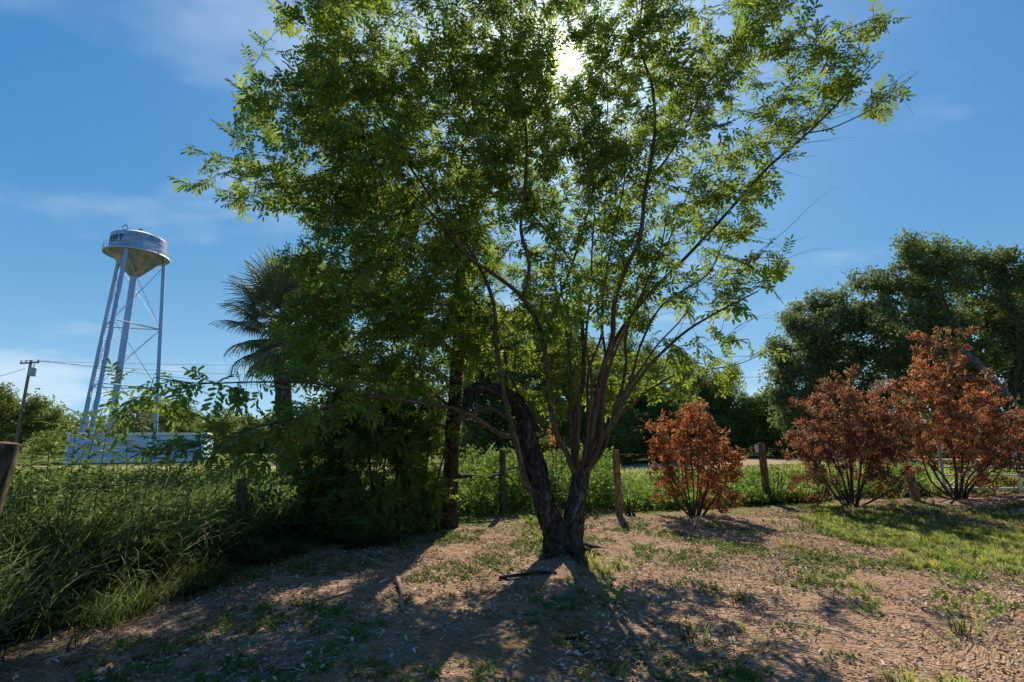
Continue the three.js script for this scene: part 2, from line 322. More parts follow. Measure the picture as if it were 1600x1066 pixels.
// ------------------------------------------------------------------ the big tree in the yard
const sunGap = (p) => { const [x, y] = toPx(p); return ((x - 886) / 33) ** 2 + ((y - 94) / 30) ** 2 < 1 && p.y > 2; };
{
  const R = rng(101), base = gp(886, 862), D = -base.z;
  const tree = thing('broadleaf_tree', 'big multi-stemmed green tree in the middle of the bare yard, sun glaring through its crown', 'tree');
  const L = (list, extra = {}) => Object.assign(list.map(([x, y, dd, r]) => [pt(x, y, D + dd), r]), extra);
  const trunkA = L([[876, 872, -0.02, 0.25], [868, 838, 0, 0.2], [852, 790, 0.02, 0.19], [838, 735, 0.05, 0.185], [826, 690, 0.08, 0.165], [819, 655, 0.1, 0.15], [806, 628, 0.05, 0.135], [780, 613, -0.05, 0.12], [752, 606, -0.15, 0.105], [736, 611, -0.22, 0.095], [729, 634, -0.25, 0.08]], { root: true, name: 'trunk', sides: 20, mat: barkDark });
  const trunkB = L([[892, 872, 0.02, 0.24], [894, 838, 0.04, 0.17], [898, 800, 0.08, 0.145], [904, 765, 0.1, 0.135], [908, 742, 0.12, 0.14], [912, 722, 0.12, 0.1]], { root: true, name: 'trunk', sides: 18, mat: barkGrey });
  trunkA.forEach((q, k) => { q[1] *= k < 2 ? 0.9 : 0.78; }); trunkB.forEach((q, k) => { q[1] *= 0.88; });
  const limbs = [trunkA, trunkB,
    L([[905, 748, 0.1, 0.062], [893, 728, 0, 0.055], [884, 705, -0.05, 0.052], [870, 680, -0.1, 0.05], [861, 640, -0.2, 0.047], [853, 560, -0.3, 0.045], [842, 510, -0.4, 0.043], [814, 463, -0.5, 0.04], [775, 431, -0.6, 0.034], [730, 400, -0.8, 0.028], [690, 350, -1, 0.022], [640, 300, -1.1, 0.016]]),
    L([[818, 462, -0.5, 0.034], [827, 413, -0.45, 0.032], [814, 360, -0.4, 0.03], [818, 313, -0.4, 0.027], [823, 240, -0.3, 0.024], [818, 170, -0.2, 0.02], [790, 80, -0.1, 0.014], [770, -20, 0, 0.01]]),
    L([[898, 742, 0.12, 0.055], [896, 700, 0.3, 0.05], [898, 650, 0.5, 0.046], [911, 600, 0.7, 0.044], [910, 510, 0.9, 0.041], [903, 445, 1, 0.038], [890, 405, 1.05, 0.034], [846, 353, 1.2, 0.028], [800, 290, 1.3, 0.022], [760, 190, 1.4, 0.014]]),
    L([[915, 738, 0.1, 0.07], [922, 700, 0, 0.06], [929, 640, -0.1, 0.052], [941, 580, -0.15, 0.048], [957, 527, -0.2, 0.046], [960, 474, -0.25, 0.044], [978, 420, -0.3, 0.042], [1000, 370, -0.3, 0.04], [1008, 300, -0.35, 0.037], [1022, 220, -0.35, 0.033], [1020, 140, -0.3, 0.028], [1000, 70, -0.3, 0.022], [1006, -20, -0.2, 0.015]]),
    L([[914, 735, 0.1, 0.05], [935, 690, 0.4, 0.042], [943, 600, 0.6, 0.04], [964, 527, 0.6, 0.038], [1014, 460, 0.4, 0.036], [1071, 403, 0.2, 0.033], [1125, 345, 0, 0.03], [1200, 262, -0.3, 0.025], [1260, 210, -0.5, 0.02], [1310, 160, -0.7, 0.014], [1360, 100, -0.8, 0.009]]),
    L([[1262, 208, -0.5, 0.014], [1300, 200, -0.7, 0.011], [1370, 165, -0.9, 0.008], [1435, 112, -1, 0.004]]),
    L([[918, 738, 0.06, 0.042], [930, 709, -0.1, 0.034], [960, 655, -0.4, 0.03], [1000, 590, -0.6, 0.027], [1064, 524, -0.9, 0.022], [1121, 488, -1.1, 0.016], [1185, 455, -1.3, 0.01]]),
    L([[922, 730, 0.1, 0.038], [960, 660, 0.5, 0.028], [1002, 619, 0.8, 0.024], [1058, 585, 1.0, 0.019], [1110, 577, 1.1, 0.014], [1160, 567, 1.2, 0.009], [1210, 543, 1.2, 0.006]]),
    L([[836, 772, 0.0, 0.075], [822, 755, -0.05, 0.062], [814, 720, -0.1, 0.056], [804, 680, -0.15, 0.052], [793, 640, -0.2, 0.046], [785, 600, -0.25, 0.042], [776, 540, -0.3, 0.038], [770, 470, -0.35, 0.034], [740, 400, -0.5, 0.028], [690, 330, -0.6, 0.024], [620, 230, -0.7, 0.018], [560, 120, -0.8, 0.012], [520, 20, -0.8, 0.008]]),
    L([[806, 684, -0.14, 0.046], [782, 679, -0.3, 0.042], [760, 664, -0.45, 0.04], [733, 648, -0.6, 0.037], [700, 637, -0.8, 0.033], [643, 628, -1.1, 0.028], [580, 620, -1.4, 0.024], [525, 632, -1.6, 0.02], [470, 652, -1.8, 0.016], [400, 668, -2, 0.012], [330, 690, -2.1, 0.007]]),
    L([[590, 620, -1.35, 0.02], [500, 600, -1.7, 0.015], [400, 597, -2.0, 0.011], [311, 599, -2.2, 0.008], [240, 590, -2.3, 0.005]]),
    L([[800, 660, -0.2, 0.034], [765, 638, -0.1, 0.03], [730, 652, 0, 0.026], [708, 660, 0.1, 0.02]]),
    L([[790, 625, 0.0, 0.03], [790, 560, 0.4, 0.028], [760, 500, 0.7, 0.026], [700, 420, 0.9, 0.022], [620, 380, 0.9, 0.018], [540, 330, 0.7, 0.014], [440, 300, 0.4, 0.01], [340, 270, 0.2, 0.005]]),
    L([[850, 560, -0.3, 0.028], [862, 500, 0.2, 0.024], [905, 380, 0.5, 0.02], [935, 260, 0.6, 0.017], [950, 150, 0.7, 0.013], [930, 30, 0.8, 0.009]]),
    L([[1010, 290, -0.35, 0.022], [1060, 220, 0.1, 0.018], [1100, 140, 0.4, 0.014], [1160, 60, 0.6, 0.009], [1190, -10, 0.7, 0.006]]),
    L([[640, 260, -0.7, 0.014], [560, 210, -0.4, 0.011], [470, 170, -0.2, 0.008], [390, 110, 0, 0.004]]),
  ];
  limbs.slice(2).forEach((l) => l.forEach((q) => { q[1] *= 0.8; }));
  // more slim stems fanning up from the fork
  for (const [x, y, dd, tx, ty] of [[860, 290, 0.9, 880, 520], [930, 320, -0.7, 918, 540], [952, 240, 0.9, 935, 520], [1045, 320, -0.9, 960, 560], [1090, 450, 0.5, 990, 600], [880, 400, -0.9, 892, 580], [1130, 380, -0.2, 1000, 540], [980, 200, 0.2, 945, 500], [1100, 250, 0.7, 985, 520], [700, 480, 0.5, 800, 600]]) limbs.push(L([[x < 800 ? 806 : 906 + (x - 930) * 0.04, x < 800 ? 690 : 744, 0.1, 0.026], [lerp(906, tx, 0.45) + 7 * Math.sin(x * 1.3), 690 - 20 * Math.sin(y), dd * 0.25, 0.023], [lerp(906, tx, 0.8) + 9 * Math.cos(x), lerp(ty, 668, 0.4), dd * 0.45, 0.021], [tx + 6 * Math.sin(y), ty, dd * 0.6, 0.018], [lerp(tx, x, 0.35) + 12 * Math.sin(x), lerp(ty, y, 0.4), dd * 0.85, 0.014], [lerp(tx, x, 0.75) - 10 * Math.sin(x * 2), lerp(ty, y, 0.7), dd, 0.011], [x, y, dd, 0.006]]));
  const B = (x, y, rx, ry, dd, rd, n) => blob(x, y, rx, ry, D + dd, rd, n);
  const blobs = [
    B(510, 60, 85, 70, -0.4, 1.2, 110), B(590, 130, 130, 110, -0.3, 1.7, 230), B(720, 90, 140, 120, 0, 2, 250), B(490, 190, 95, 75, -0.3, 1.1, 120), B(390, 190, 60, 32, 0, 0.6, 34), B(380, 290, 90, 45, 0.3, 0.8, 80), B(460, 280, 80, 60, 0.3, 1, 70),
    B(570, 290, 120, 90, 0, 1.6, 210), B(690, 270, 140, 120, 0.2, 2, 250), B(800, 200, 100, 120, 0.4, 1.8, 170), B(960, 60, 110, 80, 0.4, 1.8, 150), B(870, 20, 80, 40, 0.2, 1.2, 90), B(900, 180, 90, 50, 0.4, 1.3, 80), B(840, 520, 90, 70, 1.2, 1.2, 75), B(950, 440, 80, 70, 0.6, 1.2, 60), B(900, 560, 80, 50, 0.9, 1, 40), B(1010, 490, 70, 50, 0.2, 1, 34), B(1060, 545, 60, 36, -0.5, 0.8, 18), B(840, 620, 60, 40, 0.7, 0.8, 24), B(960, 560, 60, 45, 0.9, 0.9, 34), B(1000, 420, 70, 60, -0.3, 1, 40), B(930, 620, 50, 36, 0.9, 0.7, 18), B(1030, 600, 50, 30, 0.9, 0.6, 14), B(900, 480, 70, 60, -0.7, 0.8, 40), B(1050, 120, 110, 110, 0.2, 1.6, 170), B(1000, 250, 110, 100, 0.2, 1.6, 120), B(890, 290, 100, 100, 0.6, 1.6, 130),
    B(590, 420, 130, 80, 0.1, 1.6, 210), B(510, 500, 75, 70, -0.3, 1.1, 100), B(620, 530, 130, 70, 0, 1.4, 150), B(730, 420, 120, 100, 0.5, 1.6, 170), B(860, 430, 100, 70, 0.7, 1.4, 60), B(780, 560, 80, 50, 0.8, 1, 40),
    B(1160, 70, 80, 75, 0.2, 1.1, 75), B(1250, 130, 90, 75, -0.4, 1, 75), B(1330, 70, 50, 50, -0.6, 0.7, 28), B(1360, 160, 50, 26, -0.8, 0.5, 18), B(1180, 230, 80, 60, -0.2, 1, 60), B(1120, 320, 80, 60, 0, 1.1, 55), B(1180, 400, 50, 60, -0.3, 0.9, 30), B(1060, 390, 80, 60, 0.1, 1.2, 32), B(1130, 470, 70, 40, -0.9, 0.8, 18), B(990, 380, 60, 60, 0.3, 1, 24),
    B(700, -90, 220, 100, 0, 2, 170), B(960, -90, 190, 90, 0.3, 2, 150), B(1150, -70, 100, 70, 0.3, 1.2, 40), B(520, -60, 90, 60, -0.4, 1.2, 60),
    B(260, 588, 85, 24, -2.25, 0.4, 40), B(360, 600, 80, 34, -2.05, 0.5, 36), B(330, 690, 80, 30, -2.1, 0.6, 40), B(400, 700, 70, 44, -2.0, 0.6, 44), B(470, 650, 60, 40, -1.8, 0.6, 26), B(560, 640, 60, 36, -1.4, 0.7, 26), B(230, 640, 50, 30, -2.2, 0.4, 12),
    B(1130, 592, 50, 28, 1.05, 0.5, 14), B(1190, 552, 40, 20, 1.2, 0.4, 10), B(1085, 605, 40, 20, 0.9, 0.4, 8), B(1010, 560, 60, 40, 0.5, 0.8, 8),
  ];
  blobs.forEach((b) => { const [x, y] = toPx(b.c); b.n = Math.round(b.n * (x > 980 ? (y > 330 ? 1.1 : 1.9) : x < 480 && y > 500 ? (y > 620 ? 1.5 : 0.8) : 1.6)); });
  const attract = scatter(R, blobs, 7, sunGap), nodes = grow({ limbs, attract, step: 0.12, kill: 0.17, tip: 0.0026, power: 2.35, R });
  // flared, ribbed feet for the two trunks
  limbMeshes(tree, limbs, barkBrown);
  const bm = part(tree, 'roots', mergeGeometries([0, 1, 2, 3, 4, 5, 6].map((k) => { const a = k * 0.9 + 0.3, l = 0.3 + 0.3 * R(), o = base.clone().add(V(0, 0, 0)); const q = [0, 0.35, 0.7, 1].map((t) => { const x = o.x + Math.cos(a + t * 0.3) * (0.12 + l * t), z = o.z + Math.sin(a + t * 0.3) * (0.12 + l * t); return V(x, H(x, z) + 0.09 * (1 - t) ** 2 - 0.02, z); }); return tubeGeo(q, [0.08, 0.05, 0.03, 0.012], 8); })), barkDark);
  bm.userData.label = 'surface roots spreading from the foot of the trunk';
  part(tree, 'twigs', twigGeo(nodes, (r) => (r > 0.015 ? 6 : 3)), barkBrown, true);
  // long bare shoots on the sunny side
  {
    const g = new Geo(), cand = nodes.filter((n) => { const [x, y] = toPx(n.p); return x > 980 && y > 120 && y < 600 && n.r < 0.03; });
    for (let k = 0; k < 170; k++) {
      const n = cand[R() * cand.length | 0], d = V(0.5 + R() * 0.7, 0.3 + R() * 0.5, (R() - 0.5) * 1.2).normalize(), l = 0.4 + R() * 0.8, pts = []; let p = n.p.clone(), w = rdir(R).multiplyScalar(0.12);
      for (let s = 0; s <= 8; s++) { pts.push(p.clone()); d.addScaledVector(w, 0.6).add(V(0, -0.07 + 0.1 * (R() - 0.4), 0)).addScaledVector(rdir(R), 0.2).normalize(); p.addScaledVector(d, l / 8); }
      if (!pts.some(sunGap)) g.tube(pts, pts.map((_, s) => 0.0042 * (1 - s / 11)), 3, false);
    }
    part(tree, 'bare_shoots', g.build(), twigMat(0.2, 0.15, 0.12), true);
  }
  const cols = [[0.75, 0.9, 0.9], [1, 1, 1], [1.2, 1.15, 0.8], [0.9, 1.02, 0.9], [1.55, 1.4, 0.7], [1.0, 1.0, 0.9], [1.3, 1.2, 0.8], [0.8, 0.85, 0.9], [1.0, 1.05, 0.9], [1.1, 1.15, 0.8]];
  const [list, cc] = foliage(nodes, R, { perNode: 1.85, maxR: 0.009, size: 1, colors: cols, center: pt(800, 300, D), outward: 0.25, droop: 0.15, skip: sunGap, spread: 0.03 });
  attract.forEach((q) => { const [x, y] = toPx(q); if (x > 960 || x < 470 || y < 60 || y > 600 || R() > 0.5) return; for (let k = 0; k < 1; k++) { const p = q.clone().addScaledVector(rdir(R), 0.14); if (sunGap(p)) continue; const d = rdir(R); d.y -= 0.2; list.push(basis(p, d, V(0, 1, 0).addScaledVector(rdir(R), 0.7), 0.75 + R() * 0.5)); const c = cols[R() * 4 | 0], s = 0.75 + R() * 0.5; cc.push(new THREE.Color().setRGB(c[0] * s, c[1] * s, c[2] * s)); } });
  const geos = [sprayGeo(1, 9, 0.2, 0.08, 0.036), sprayGeo(2, 8, 0.17, 0.088, 0.039), sprayGeo(3, 11, 0.24, 0.074, 0.033)];
  // the sprays that show largest stand alone, the rest are one mass
  const key = list.map((m, i) => { const p = V(0, 0, 0).setFromMatrixPosition(m), [x, y] = toPx(p); const edge = x < 480 || x > 1100 ? 1.5 : 0; return [x > 0 && x < 1600 && y > 0 ? -p.z - edge : 99, i]; }).sort((a, b) => a[0] - b[0]);
  const solo = new Set(key.slice(0, 298).map((q) => q[1])), tinted = new Map(), tint = (k) => { if (!tinted.has(k)) { const m = leafGreen.clone(); m.color.multiply(new THREE.Color().setRGB(...cols[k])); tinted.set(k, m); } return tinted.get(k); };
  const groups = [[], [], []]; let sk = 0;
  list.forEach((m, i) => { if (solo.has(i)) { const q = part(tree, 'leaf_spray', geos[i % 3], tint(i % 4)); m.decompose(q.position, q.quaternion, q.scale); } else groups[i % 3].push(i); });
  groups.forEach((ids, k) => { const m = instances(geos[k], leafGreen, ids.map((i) => list[i]), ids.map((i) => cc[i])); m.name = 'crown'; m.userData.kind = 'stuff'; tree.add(m); });
  console.log('main tree', nodes.length, list.length, 'D', D);
}

// ------------------------------------------------------------------ generic leafy plants
const clumps = new Map();
function clump(kind) {
  if (!clumps.has(kind)) clumps.set(kind, { oak: () => [clumpGeo(21, 16, 0.3, 0.15, 0.075), clumpGeo(22, 16, 0.34, 0.15, 0.08)], fine: () => [clumpGeo(23, 18, 0.2, 0.1, 0.04), clumpGeo(24, 18, 0.22, 0.09, 0.04)], vine: () => [clumpGeo(25, 12, 0.15, 0.09, 0.05), clumpGeo(26, 12, 0.16, 0.08, 0.05)], far: () => [clumpGeo(27, 20, 0.5, 0.26, 0.13), clumpGeo(28, 20, 0.5, 0.24, 0.13)] }[kind]());
  return clumps.get(kind);
}
function plant({ name, label, category = 'tree', base, limbs, blobs, seed, step, kill, lobes = 6, tip, perNode, maxR, kind, size = 1, mat, colors, bark, group, spread = 0.1, droop = 0.1, geos, limbName, skip, fill = 0 }) {
  const R = rng(seed), t = thing(name, label, category, null, group);
  const attract = scatter(R, blobs, lobes), nodes = grow({ limbs, attract, step, kill, tip, R });
  limbMeshes(t, limbs, bark, limbName || 'trunk', 8);
  part(t, 'branches', twigGeo(nodes, (r) => (r > tip * 5 ? 5 : 3)), bark, true);
  const [list, cc] = foliage(nodes, R, { perNode, maxR, size, colors, spread, droop, skip });
  for (let k = 0; k < fill; k++) { const p = attract[R() * attract.length | 0].clone().addScaledVector(rdir(R), spread * 2), d = rdir(R); d.y -= droop; list.push(basis(p, d, V(0, 1, 0).addScaledVector(rdir(R), 0.8), size * (0.7 + R() * 0.55))); const c = colors[R() * colors.length | 0], q = 0.72 + R() * 0.56; cc.push(new THREE.Color().setRGB(c[0] * q, c[1] * q, c[2] * q)); }
  const gs = geos || clump(kind); gs.forEach((g, k) => { const ids = list.map((_, i) => i).filter((i) => i % gs.length === k); const m = instances(g, mat, ids.map((i) => list[i]), ids.map((i) => cc[i])); m.name = 'crown'; m.userData.kind = 'stuff'; t.add(m); });
  return t;
}
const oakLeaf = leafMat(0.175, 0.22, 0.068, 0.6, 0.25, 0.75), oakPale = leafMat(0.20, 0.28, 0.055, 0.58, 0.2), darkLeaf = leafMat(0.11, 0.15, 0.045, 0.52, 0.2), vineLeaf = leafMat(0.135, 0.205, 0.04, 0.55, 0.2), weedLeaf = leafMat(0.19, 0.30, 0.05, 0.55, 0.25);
const mixG = [[0.85, 0.95, 0.95], [1, 1, 1], [1.2, 1.1, 0.8], [0.95, 1.05, 0.85]];
const foot = (px, d) => { const q = pt(px, 690, d); return V(q.x, H(q.x, q.z), q.z); };
function bgTree(name, label, px, d, list, o = {}) {
  const f = foot(px, d), top = o.top || list.reduce((a, b) => a.add(pt(b[0], b[1], d)), V(0, 0, 0)).divideScalar(list.length), r = o.r || 0.28;
  const limbs = [Object.assign([[f.clone().add(V(0, -0.1, 0)), r * 1.3], [f.clone().lerp(top, 0.3).add(V(0.2, 0, 0)), r], [f.clone().lerp(top, 0.7), r * 0.65], [top, r * 0.35]], { root: true }), ...(o.limbs || [])];
  return plant({ name, label, base: f, limbs, blobs: list.map(([x, y, rx, ry, dd, n]) => blob(x, y, rx, ry, d + (dd || 0), (Math.min(rx, ry) * 1.1) * pxm(x, y, d), Math.round(n * 1.3))), seed: o.seed || (px | 0) + 7, step: o.step || 0.5, kill: o.kill || 0.7, tip: o.tip || 0.02, perNode: (o.perNode || 3) * 2.6, maxR: (o.maxR || 0.09) * 1.3, kind: o.kind || 'oak', size: o.size || 1.15, mat: o.mat || oakLeaf, colors: o.colors || mixG, bark: o.bark || barkGrey, group: o.group, spread: o.spread ?? 0.4, lobes: o.lobes || 8, category: o.category });
}
{ // the tree whose trunk stands behind the left of the big tree
  const b = gp(700, 824), d = -b.z, P = (x, y, dd, r) => [pt(x, y, d + dd), r];
  plant({ name: 'straight_tree', label: 'straight dark-trunked tree standing behind and tangled with the big yard tree', base: b, fill: 900, seed: 301, step: 0.2, kill: 0.3, tip: 0.004, perNode: 3.0, maxR: 0.018, kind: 'vine', geos: [sprayGeo(5, 9, 0.24, 0.09, 0.032, 0.5), sprayGeo(6, 8, 0.22, 0.1, 0.034, 0.5)], mat: leafGreen, colors: [[0.75, 0.85, 0.9], [0.85, 0.9, 0.9], [1, 1, 0.9]], bark: barkDark, spread: 0.06, droop: 0.5,
    limbs: [Object.assign([P(700, 832, 0, 0.2), P(703, 770, 0, 0.15), P(708, 660, 0, 0.135), P(716, 540, 0, 0.12), P(721, 420, 0, 0.1), P(725, 320, 0, 0.07)], { root: true }), [P(714, 560, 0, 0.05), P(660, 500, -0.2, 0.035), P(590, 450, -0.3, 0.015)], [P(718, 480, 0, 0.04), P(770, 420, 0.3, 0.025), P(800, 380, 0.4, 0.012)], [P(709, 640, 0, 0.035), P(640, 590, 0.3, 0.02), P(560, 570, 0.4, 0.01)]],
    blobs: [[600, 470, 90, 70, 0, 1.2, 150], [520, 450, 70, 70, 0.6, 1, 70], [560, 560, 80, 60, 0.4, 1.2, 110], [660, 560, 70, 60, 0.6, 1.2, 110], [640, 380, 90, 70, 0.2, 1.3, 110], [720, 330, 80, 70, 0, 1.3, 90], [760, 450, 80, 70, 0.8, 1.1, 60], [500, 560, 50, 50, 0.5, 0.9, 60]].map(([x, y, rx, ry, dd, rd, n]) => blob(x, y, rx, ry, d + dd, rd, n)) });
}
// thicket shrubs along the left of the yard
for (const [px, py, label, list, seed] of [
  [520, 846, 'dark leafy shrub at the end of the tall grass, beside the thicket', [[515, 770, 60, 70, 150], [490, 700, 50, 60, 90], [540, 660, 55, 55, 100], [500, 815, 40, 30, 50]], 411],
  [590, 848, 'tallest dark vine-covered shrub of the thicket beneath the hanging boughs', [[590, 770, 70, 75, 190], [600, 680, 70, 60, 130], [570, 620, 60, 50, 90], [585, 820, 60, 28, 90]], 412],
  [655, 838, 'dark shrub of the thicket nearest the straight tree trunk', [[650, 765, 50, 70, 160], [655, 680, 55, 60, 110], [640, 620, 50, 45, 80], [645, 812, 45, 26, 70]], 413]]) {
  const b = gp(px, py), d = -b.z + 0.55, R = rng(seed), limbs = [];
  for (let k = 0; k < 4; k++) { const o = V((k - 1.5) * 0.16, 0, (R() - 0.5) * 0.3); limbs.push(Object.assign([[b.clone().add(V(o.x, -0.05, o.z - 0.5)), 0.03], [pt(px + (k - 1.5) * 18, 760, d), 0.022], [pt(px + (k - 1.5) * 30, 690, d), 0.012]], { root: true })); }
  plant({ name: 'thicket_shrub', label, category: 'shrub', fill: 1500, base: b, limbs, limbName: 'stem', seed, step: 0.13, kill: 0.2, tip: 0.003, perNode: 4.5, maxR: 0.014, kind: 'vine', geos: [sprayGeo(7, 9, 0.2, 0.075, 0.034, 0.55), sprayGeo(8, 10, 0.22, 0.07, 0.03, 0.55)], mat: leafGreen, colors: [[0.8, 0.9, 0.85], [1, 1, 0.9], [1.2, 1.15, 0.85]], bark: barkDark, group: 'thicket shrubs at the yard edge', spread: 0.06, droop: 0.3, blobs: list.map(([x, y, rx, ry, n]) => blob(x, y, rx, ry, d + 0.1, 0.75, n * 2)) });
}

// ------------------------------------------------------------------ dead red bushes
{
  const deadMat = leafMat(0.45, 0.185, 0.075, 0.5, 0.2, 0.8), stemMat = twigMat(0.22, 0.14, 0.10);
  const R0 = rng(77); const geos = [0, 1, 2].map((s) => { const R = rng(60 + s), g = new Geo(); for (let k = 0; k < 6; k++) { const d = V(R() - 0.5, -0.55 - R() * 0.8, R() - 0.5).normalize(); g.leaf(rdir(R).multiplyScalar(0.05), d, rdir(R), 0.06 + R() * 0.03, 0.024 + R() * 0.012, 0.4, -0.25 + R() * 0.6, 0.55); } return g.build(true); });
  const cols = [[1, 1, 1], [1.35, 1.0, 0.9], [0.55, 0.65, 0.75], [1.25, 1.5, 1.4], [0.7, 0.6, 0.6], [0.8, 1.3, 1.5], [0.42, 0.55, 0.6]];
  const bush = (px, py, label, list, seed, nst, spread, rd, tops, y0, per = 3.1, tone = [1, 1, 1]) => {
    const b = gp(px, py), d = -b.z, R = rng(seed), limbs = [];
    for (let k = 0; k < nst; k++) {
      const t = nst > 1 ? k / (nst - 1) * 2 - 1 + (R() - 0.5) * 0.35 : 0, zz = (R() - 0.5) * rd * 1.3, e = tops(t), o = V(t * 0.1 + (R() - 0.5) * 0.05, -0.05, (R() - 0.5) * 0.16);
      limbs.push(Object.assign([[b.clone().add(o), 0.015 + R() * 0.016], [pt(px + t * spread * (0.2 + R() * 0.45), lerp(py, e, 0.16 + R() * 0.14), d + zz * 0.35), 0.012 + R() * 0.012], [pt(px + t * spread * (0.65 + R() * 0.35), lerp(py, e, 0.5 + R() * 0.12), d + zz * 0.8), 0.008 + R() * 0.007], [pt(px + t * spread, e, d + zz), 0.004]], { root: true }));
    }
    if (y0) for (let k = 0; k < y0.length; k++) { const [x, y] = y0[k]; list = list.concat([[x, y + 30, 6, 32, 26], [lerp(x, px, 0.12), y + 62, 10, 34, 26], [lerp(x, px, 0.25), y + 100, 15, 40, 34]]); }
    plant({ name: 'dead_bush', label, category: 'bush', fill: y0 ? 160 : 0, base: b, limbs, limbName: 'stem', seed, step: 0.11, kill: 0.16, tip: 0.0028, perNode: per, maxR: 0.012, geos, mat: deadMat, colors: cols.map((c) => c.map((v, j) => v * tone[j])), bark: stemMat, group: 'dead red bushes along the fence', spread: 0.05, droop: 0.2, lobes: 9, size: 1, blobs: list.map(([x, y, rx, ry, n]) => blob(x, y, rx, ry, d, rd, Math.round(n * 1.5))) });
  };
  bush(1085, 806, 'smallest dead bush with rust-red leaves, standing between the two round fence posts', [[1085, 715, 44, 40, 110], [1045, 700, 16, 50, 40], [1021, 675, 8, 30, 14], [1130, 715, 18, 34, 36], [1085, 745, 40, 22, 40]], 501, 11, 58, 0.75, (t) => 640 + 55 * t * t, [[1022, 655], [1050, 640], [1072, 622], [1094, 612], [1112, 640], [1134, 672], [1148, 695]], 2.6, [0.9, 0.85, 0.8]);
  bush(1332, 792, 'wide dead bush with rust-red leaves beside the post that leans between two bushes', [[1320, 695, 62, 46, 180], [1270, 690, 24, 36, 44], [1380, 670, 26, 50, 70], [1330, 740, 56, 24, 50], [1390, 720, 20, 30, 30], [1240, 695, 16, 12, 10]], 502, 14, 82, 1.0, (t) => 620 + 70 * t * t, [[1245, 660], [1268, 605], [1290, 578], [1312, 568], [1335, 590], [1358, 620], [1382, 612], [1402, 640]], 2.9, [0.78, 0.84, 0.95]);
  bush(1500, 780, 'tallest dead bush with rust-red leaves in front of the metal gate', [[1480, 670, 50, 55, 190], [1466, 590, 18, 45, 60], [1467, 535, 8, 32, 26], [1530, 675, 38, 40, 90], [1570, 670, 26, 34, 44], [1430, 660, 24, 60, 70], [1500, 720, 60, 28, 70], [1590, 655, 10, 22, 12]], 503, 15, 88, 1.1, (t) => 590 + 90 * Math.abs(t + 0.25), [[1418, 570], [1440, 555], [1466, 500], [1490, 545], [1515, 592], [1540, 610], [1565, 630], [1590, 640]], 3.0, [0.98, 1.06, 1.1]);
  bush(866, 786, 'narrow dead bush with red leaves glimpsed between the two stems of the big tree', [[864, 715, 14, 40, 50], [858, 665, 9, 30, 22], [868, 690, 10, 30, 26]], 504, 4, 12, 0.3, (t) => 650 + 20 * t * t, 0, 2);
  bush(985, 806, 'knee-high brown withered plant beside the slim round fence post', [[984, 785, 12, 16, 22], [975, 775, 6, 12, 8]], 505, 5, 12, 0.15, () => 768, 0, 1.1);
  bush(1212, 786, 'sparse withered weed at the foot of the square fence post', [[1212, 745, 24, 20, 26], [1235, 735, 14, 12, 12]], 506, 9, 30, 0.25, () => 735, 0, 0.8);
}

// ------------------------------------------------------------------ trees far behind
const limbAt = (d, list) => list.map(([x, y, dd, r]) => [pt(x, y, d + dd), r]);
bgTree('oak_tree', 'huge spreading oak with a pale bare limb towering behind the dead bushes', 1565, 27, [[1450, 440, 70, 55, 0, 150], [1400, 520, 60, 60, 0, 150], [1520, 420, 50, 40, 1, 90], [1590, 440, 50, 50, 0, 90], [1560, 520, 70, 60, 1, 150], [1480, 560, 90, 70, 1, 170], [1600, 590, 70, 70, 1, 150], [1420, 620, 60, 60, 2, 110], [1540, 640, 90, 60, 2, 130], [1660, 500, 60, 90, 0, 110], [1365, 445, 34, 30, 0, 60], [1445, 392, 50, 26, 0, 80], [1380, 500, 50, 40, 0, 90], [1500, 490, 70, 50, 0, 120], [1400, 560, 60, 50, 0, 100]], { r: 0.5, perNode: 4, step: 0.45, kill: 0.6, maxR: 0.08, limbs: [Object.assign(limbAt(24.4, [[1585, 640, 0.5, 0.3], [1545, 590, -0.9, 0.24], [1515, 560, -1.2, 0.2], [1480, 543, -1.5, 0.13], [1425, 525, -1.7, 0.06]]), { mat: std(0.42, 0.39, 0.36, 0.9, { map: barkTex }), name: 'pale_limb' }), Object.assign(limbAt(26, [[1540, 585, -0.9, 0.16], [1505, 530, -0.8, 0.11], [1480, 480, -0.6, 0.06], [1465, 430, -0.4, 0.03]]), { name: 'limb' }), Object.assign(limbAt(26, [[1580, 620, 0.5, 0.2], [1590, 540, 0, 0.13], [1580, 470, -0.3, 0.06]]), { name: 'limb' })] });
bgTree('oak_tree', 'rounded grey-green oak between the sky gap and the huge oak', 1285, 29, [[1280, 510, 60, 50, 0, 170], [1240, 560, 40, 60, 0, 110], [1310, 580, 60, 70, 1, 170], [1260, 640, 60, 50, 0, 140], [1330, 660, 60, 50, 1, 110], [1225, 620, 25, 50, 0, 50], [1300, 470, 30, 20, 0, 30]], { r: 0.35, perNode: 3.6, step: 0.42, kill: 0.55, maxR: 0.08, colors: [[1, 1, 1.2], [1.15, 1.15, 1.3], [0.9, 1, 1.1]] });
bgTree('background_tree', 'bright yellow-green young tree in the sky gap beyond the road', 1190, 34, [[1190, 640, 45, 35, 0, 110], [1160, 670, 40, 30, 0, 90], [1225, 665, 30, 35, 0, 70], [1200, 690, 50, 18, 0, 60]], { r: 0.12, mat: oakPale, perNode: 3, step: 0.4, kill: 0.5 });
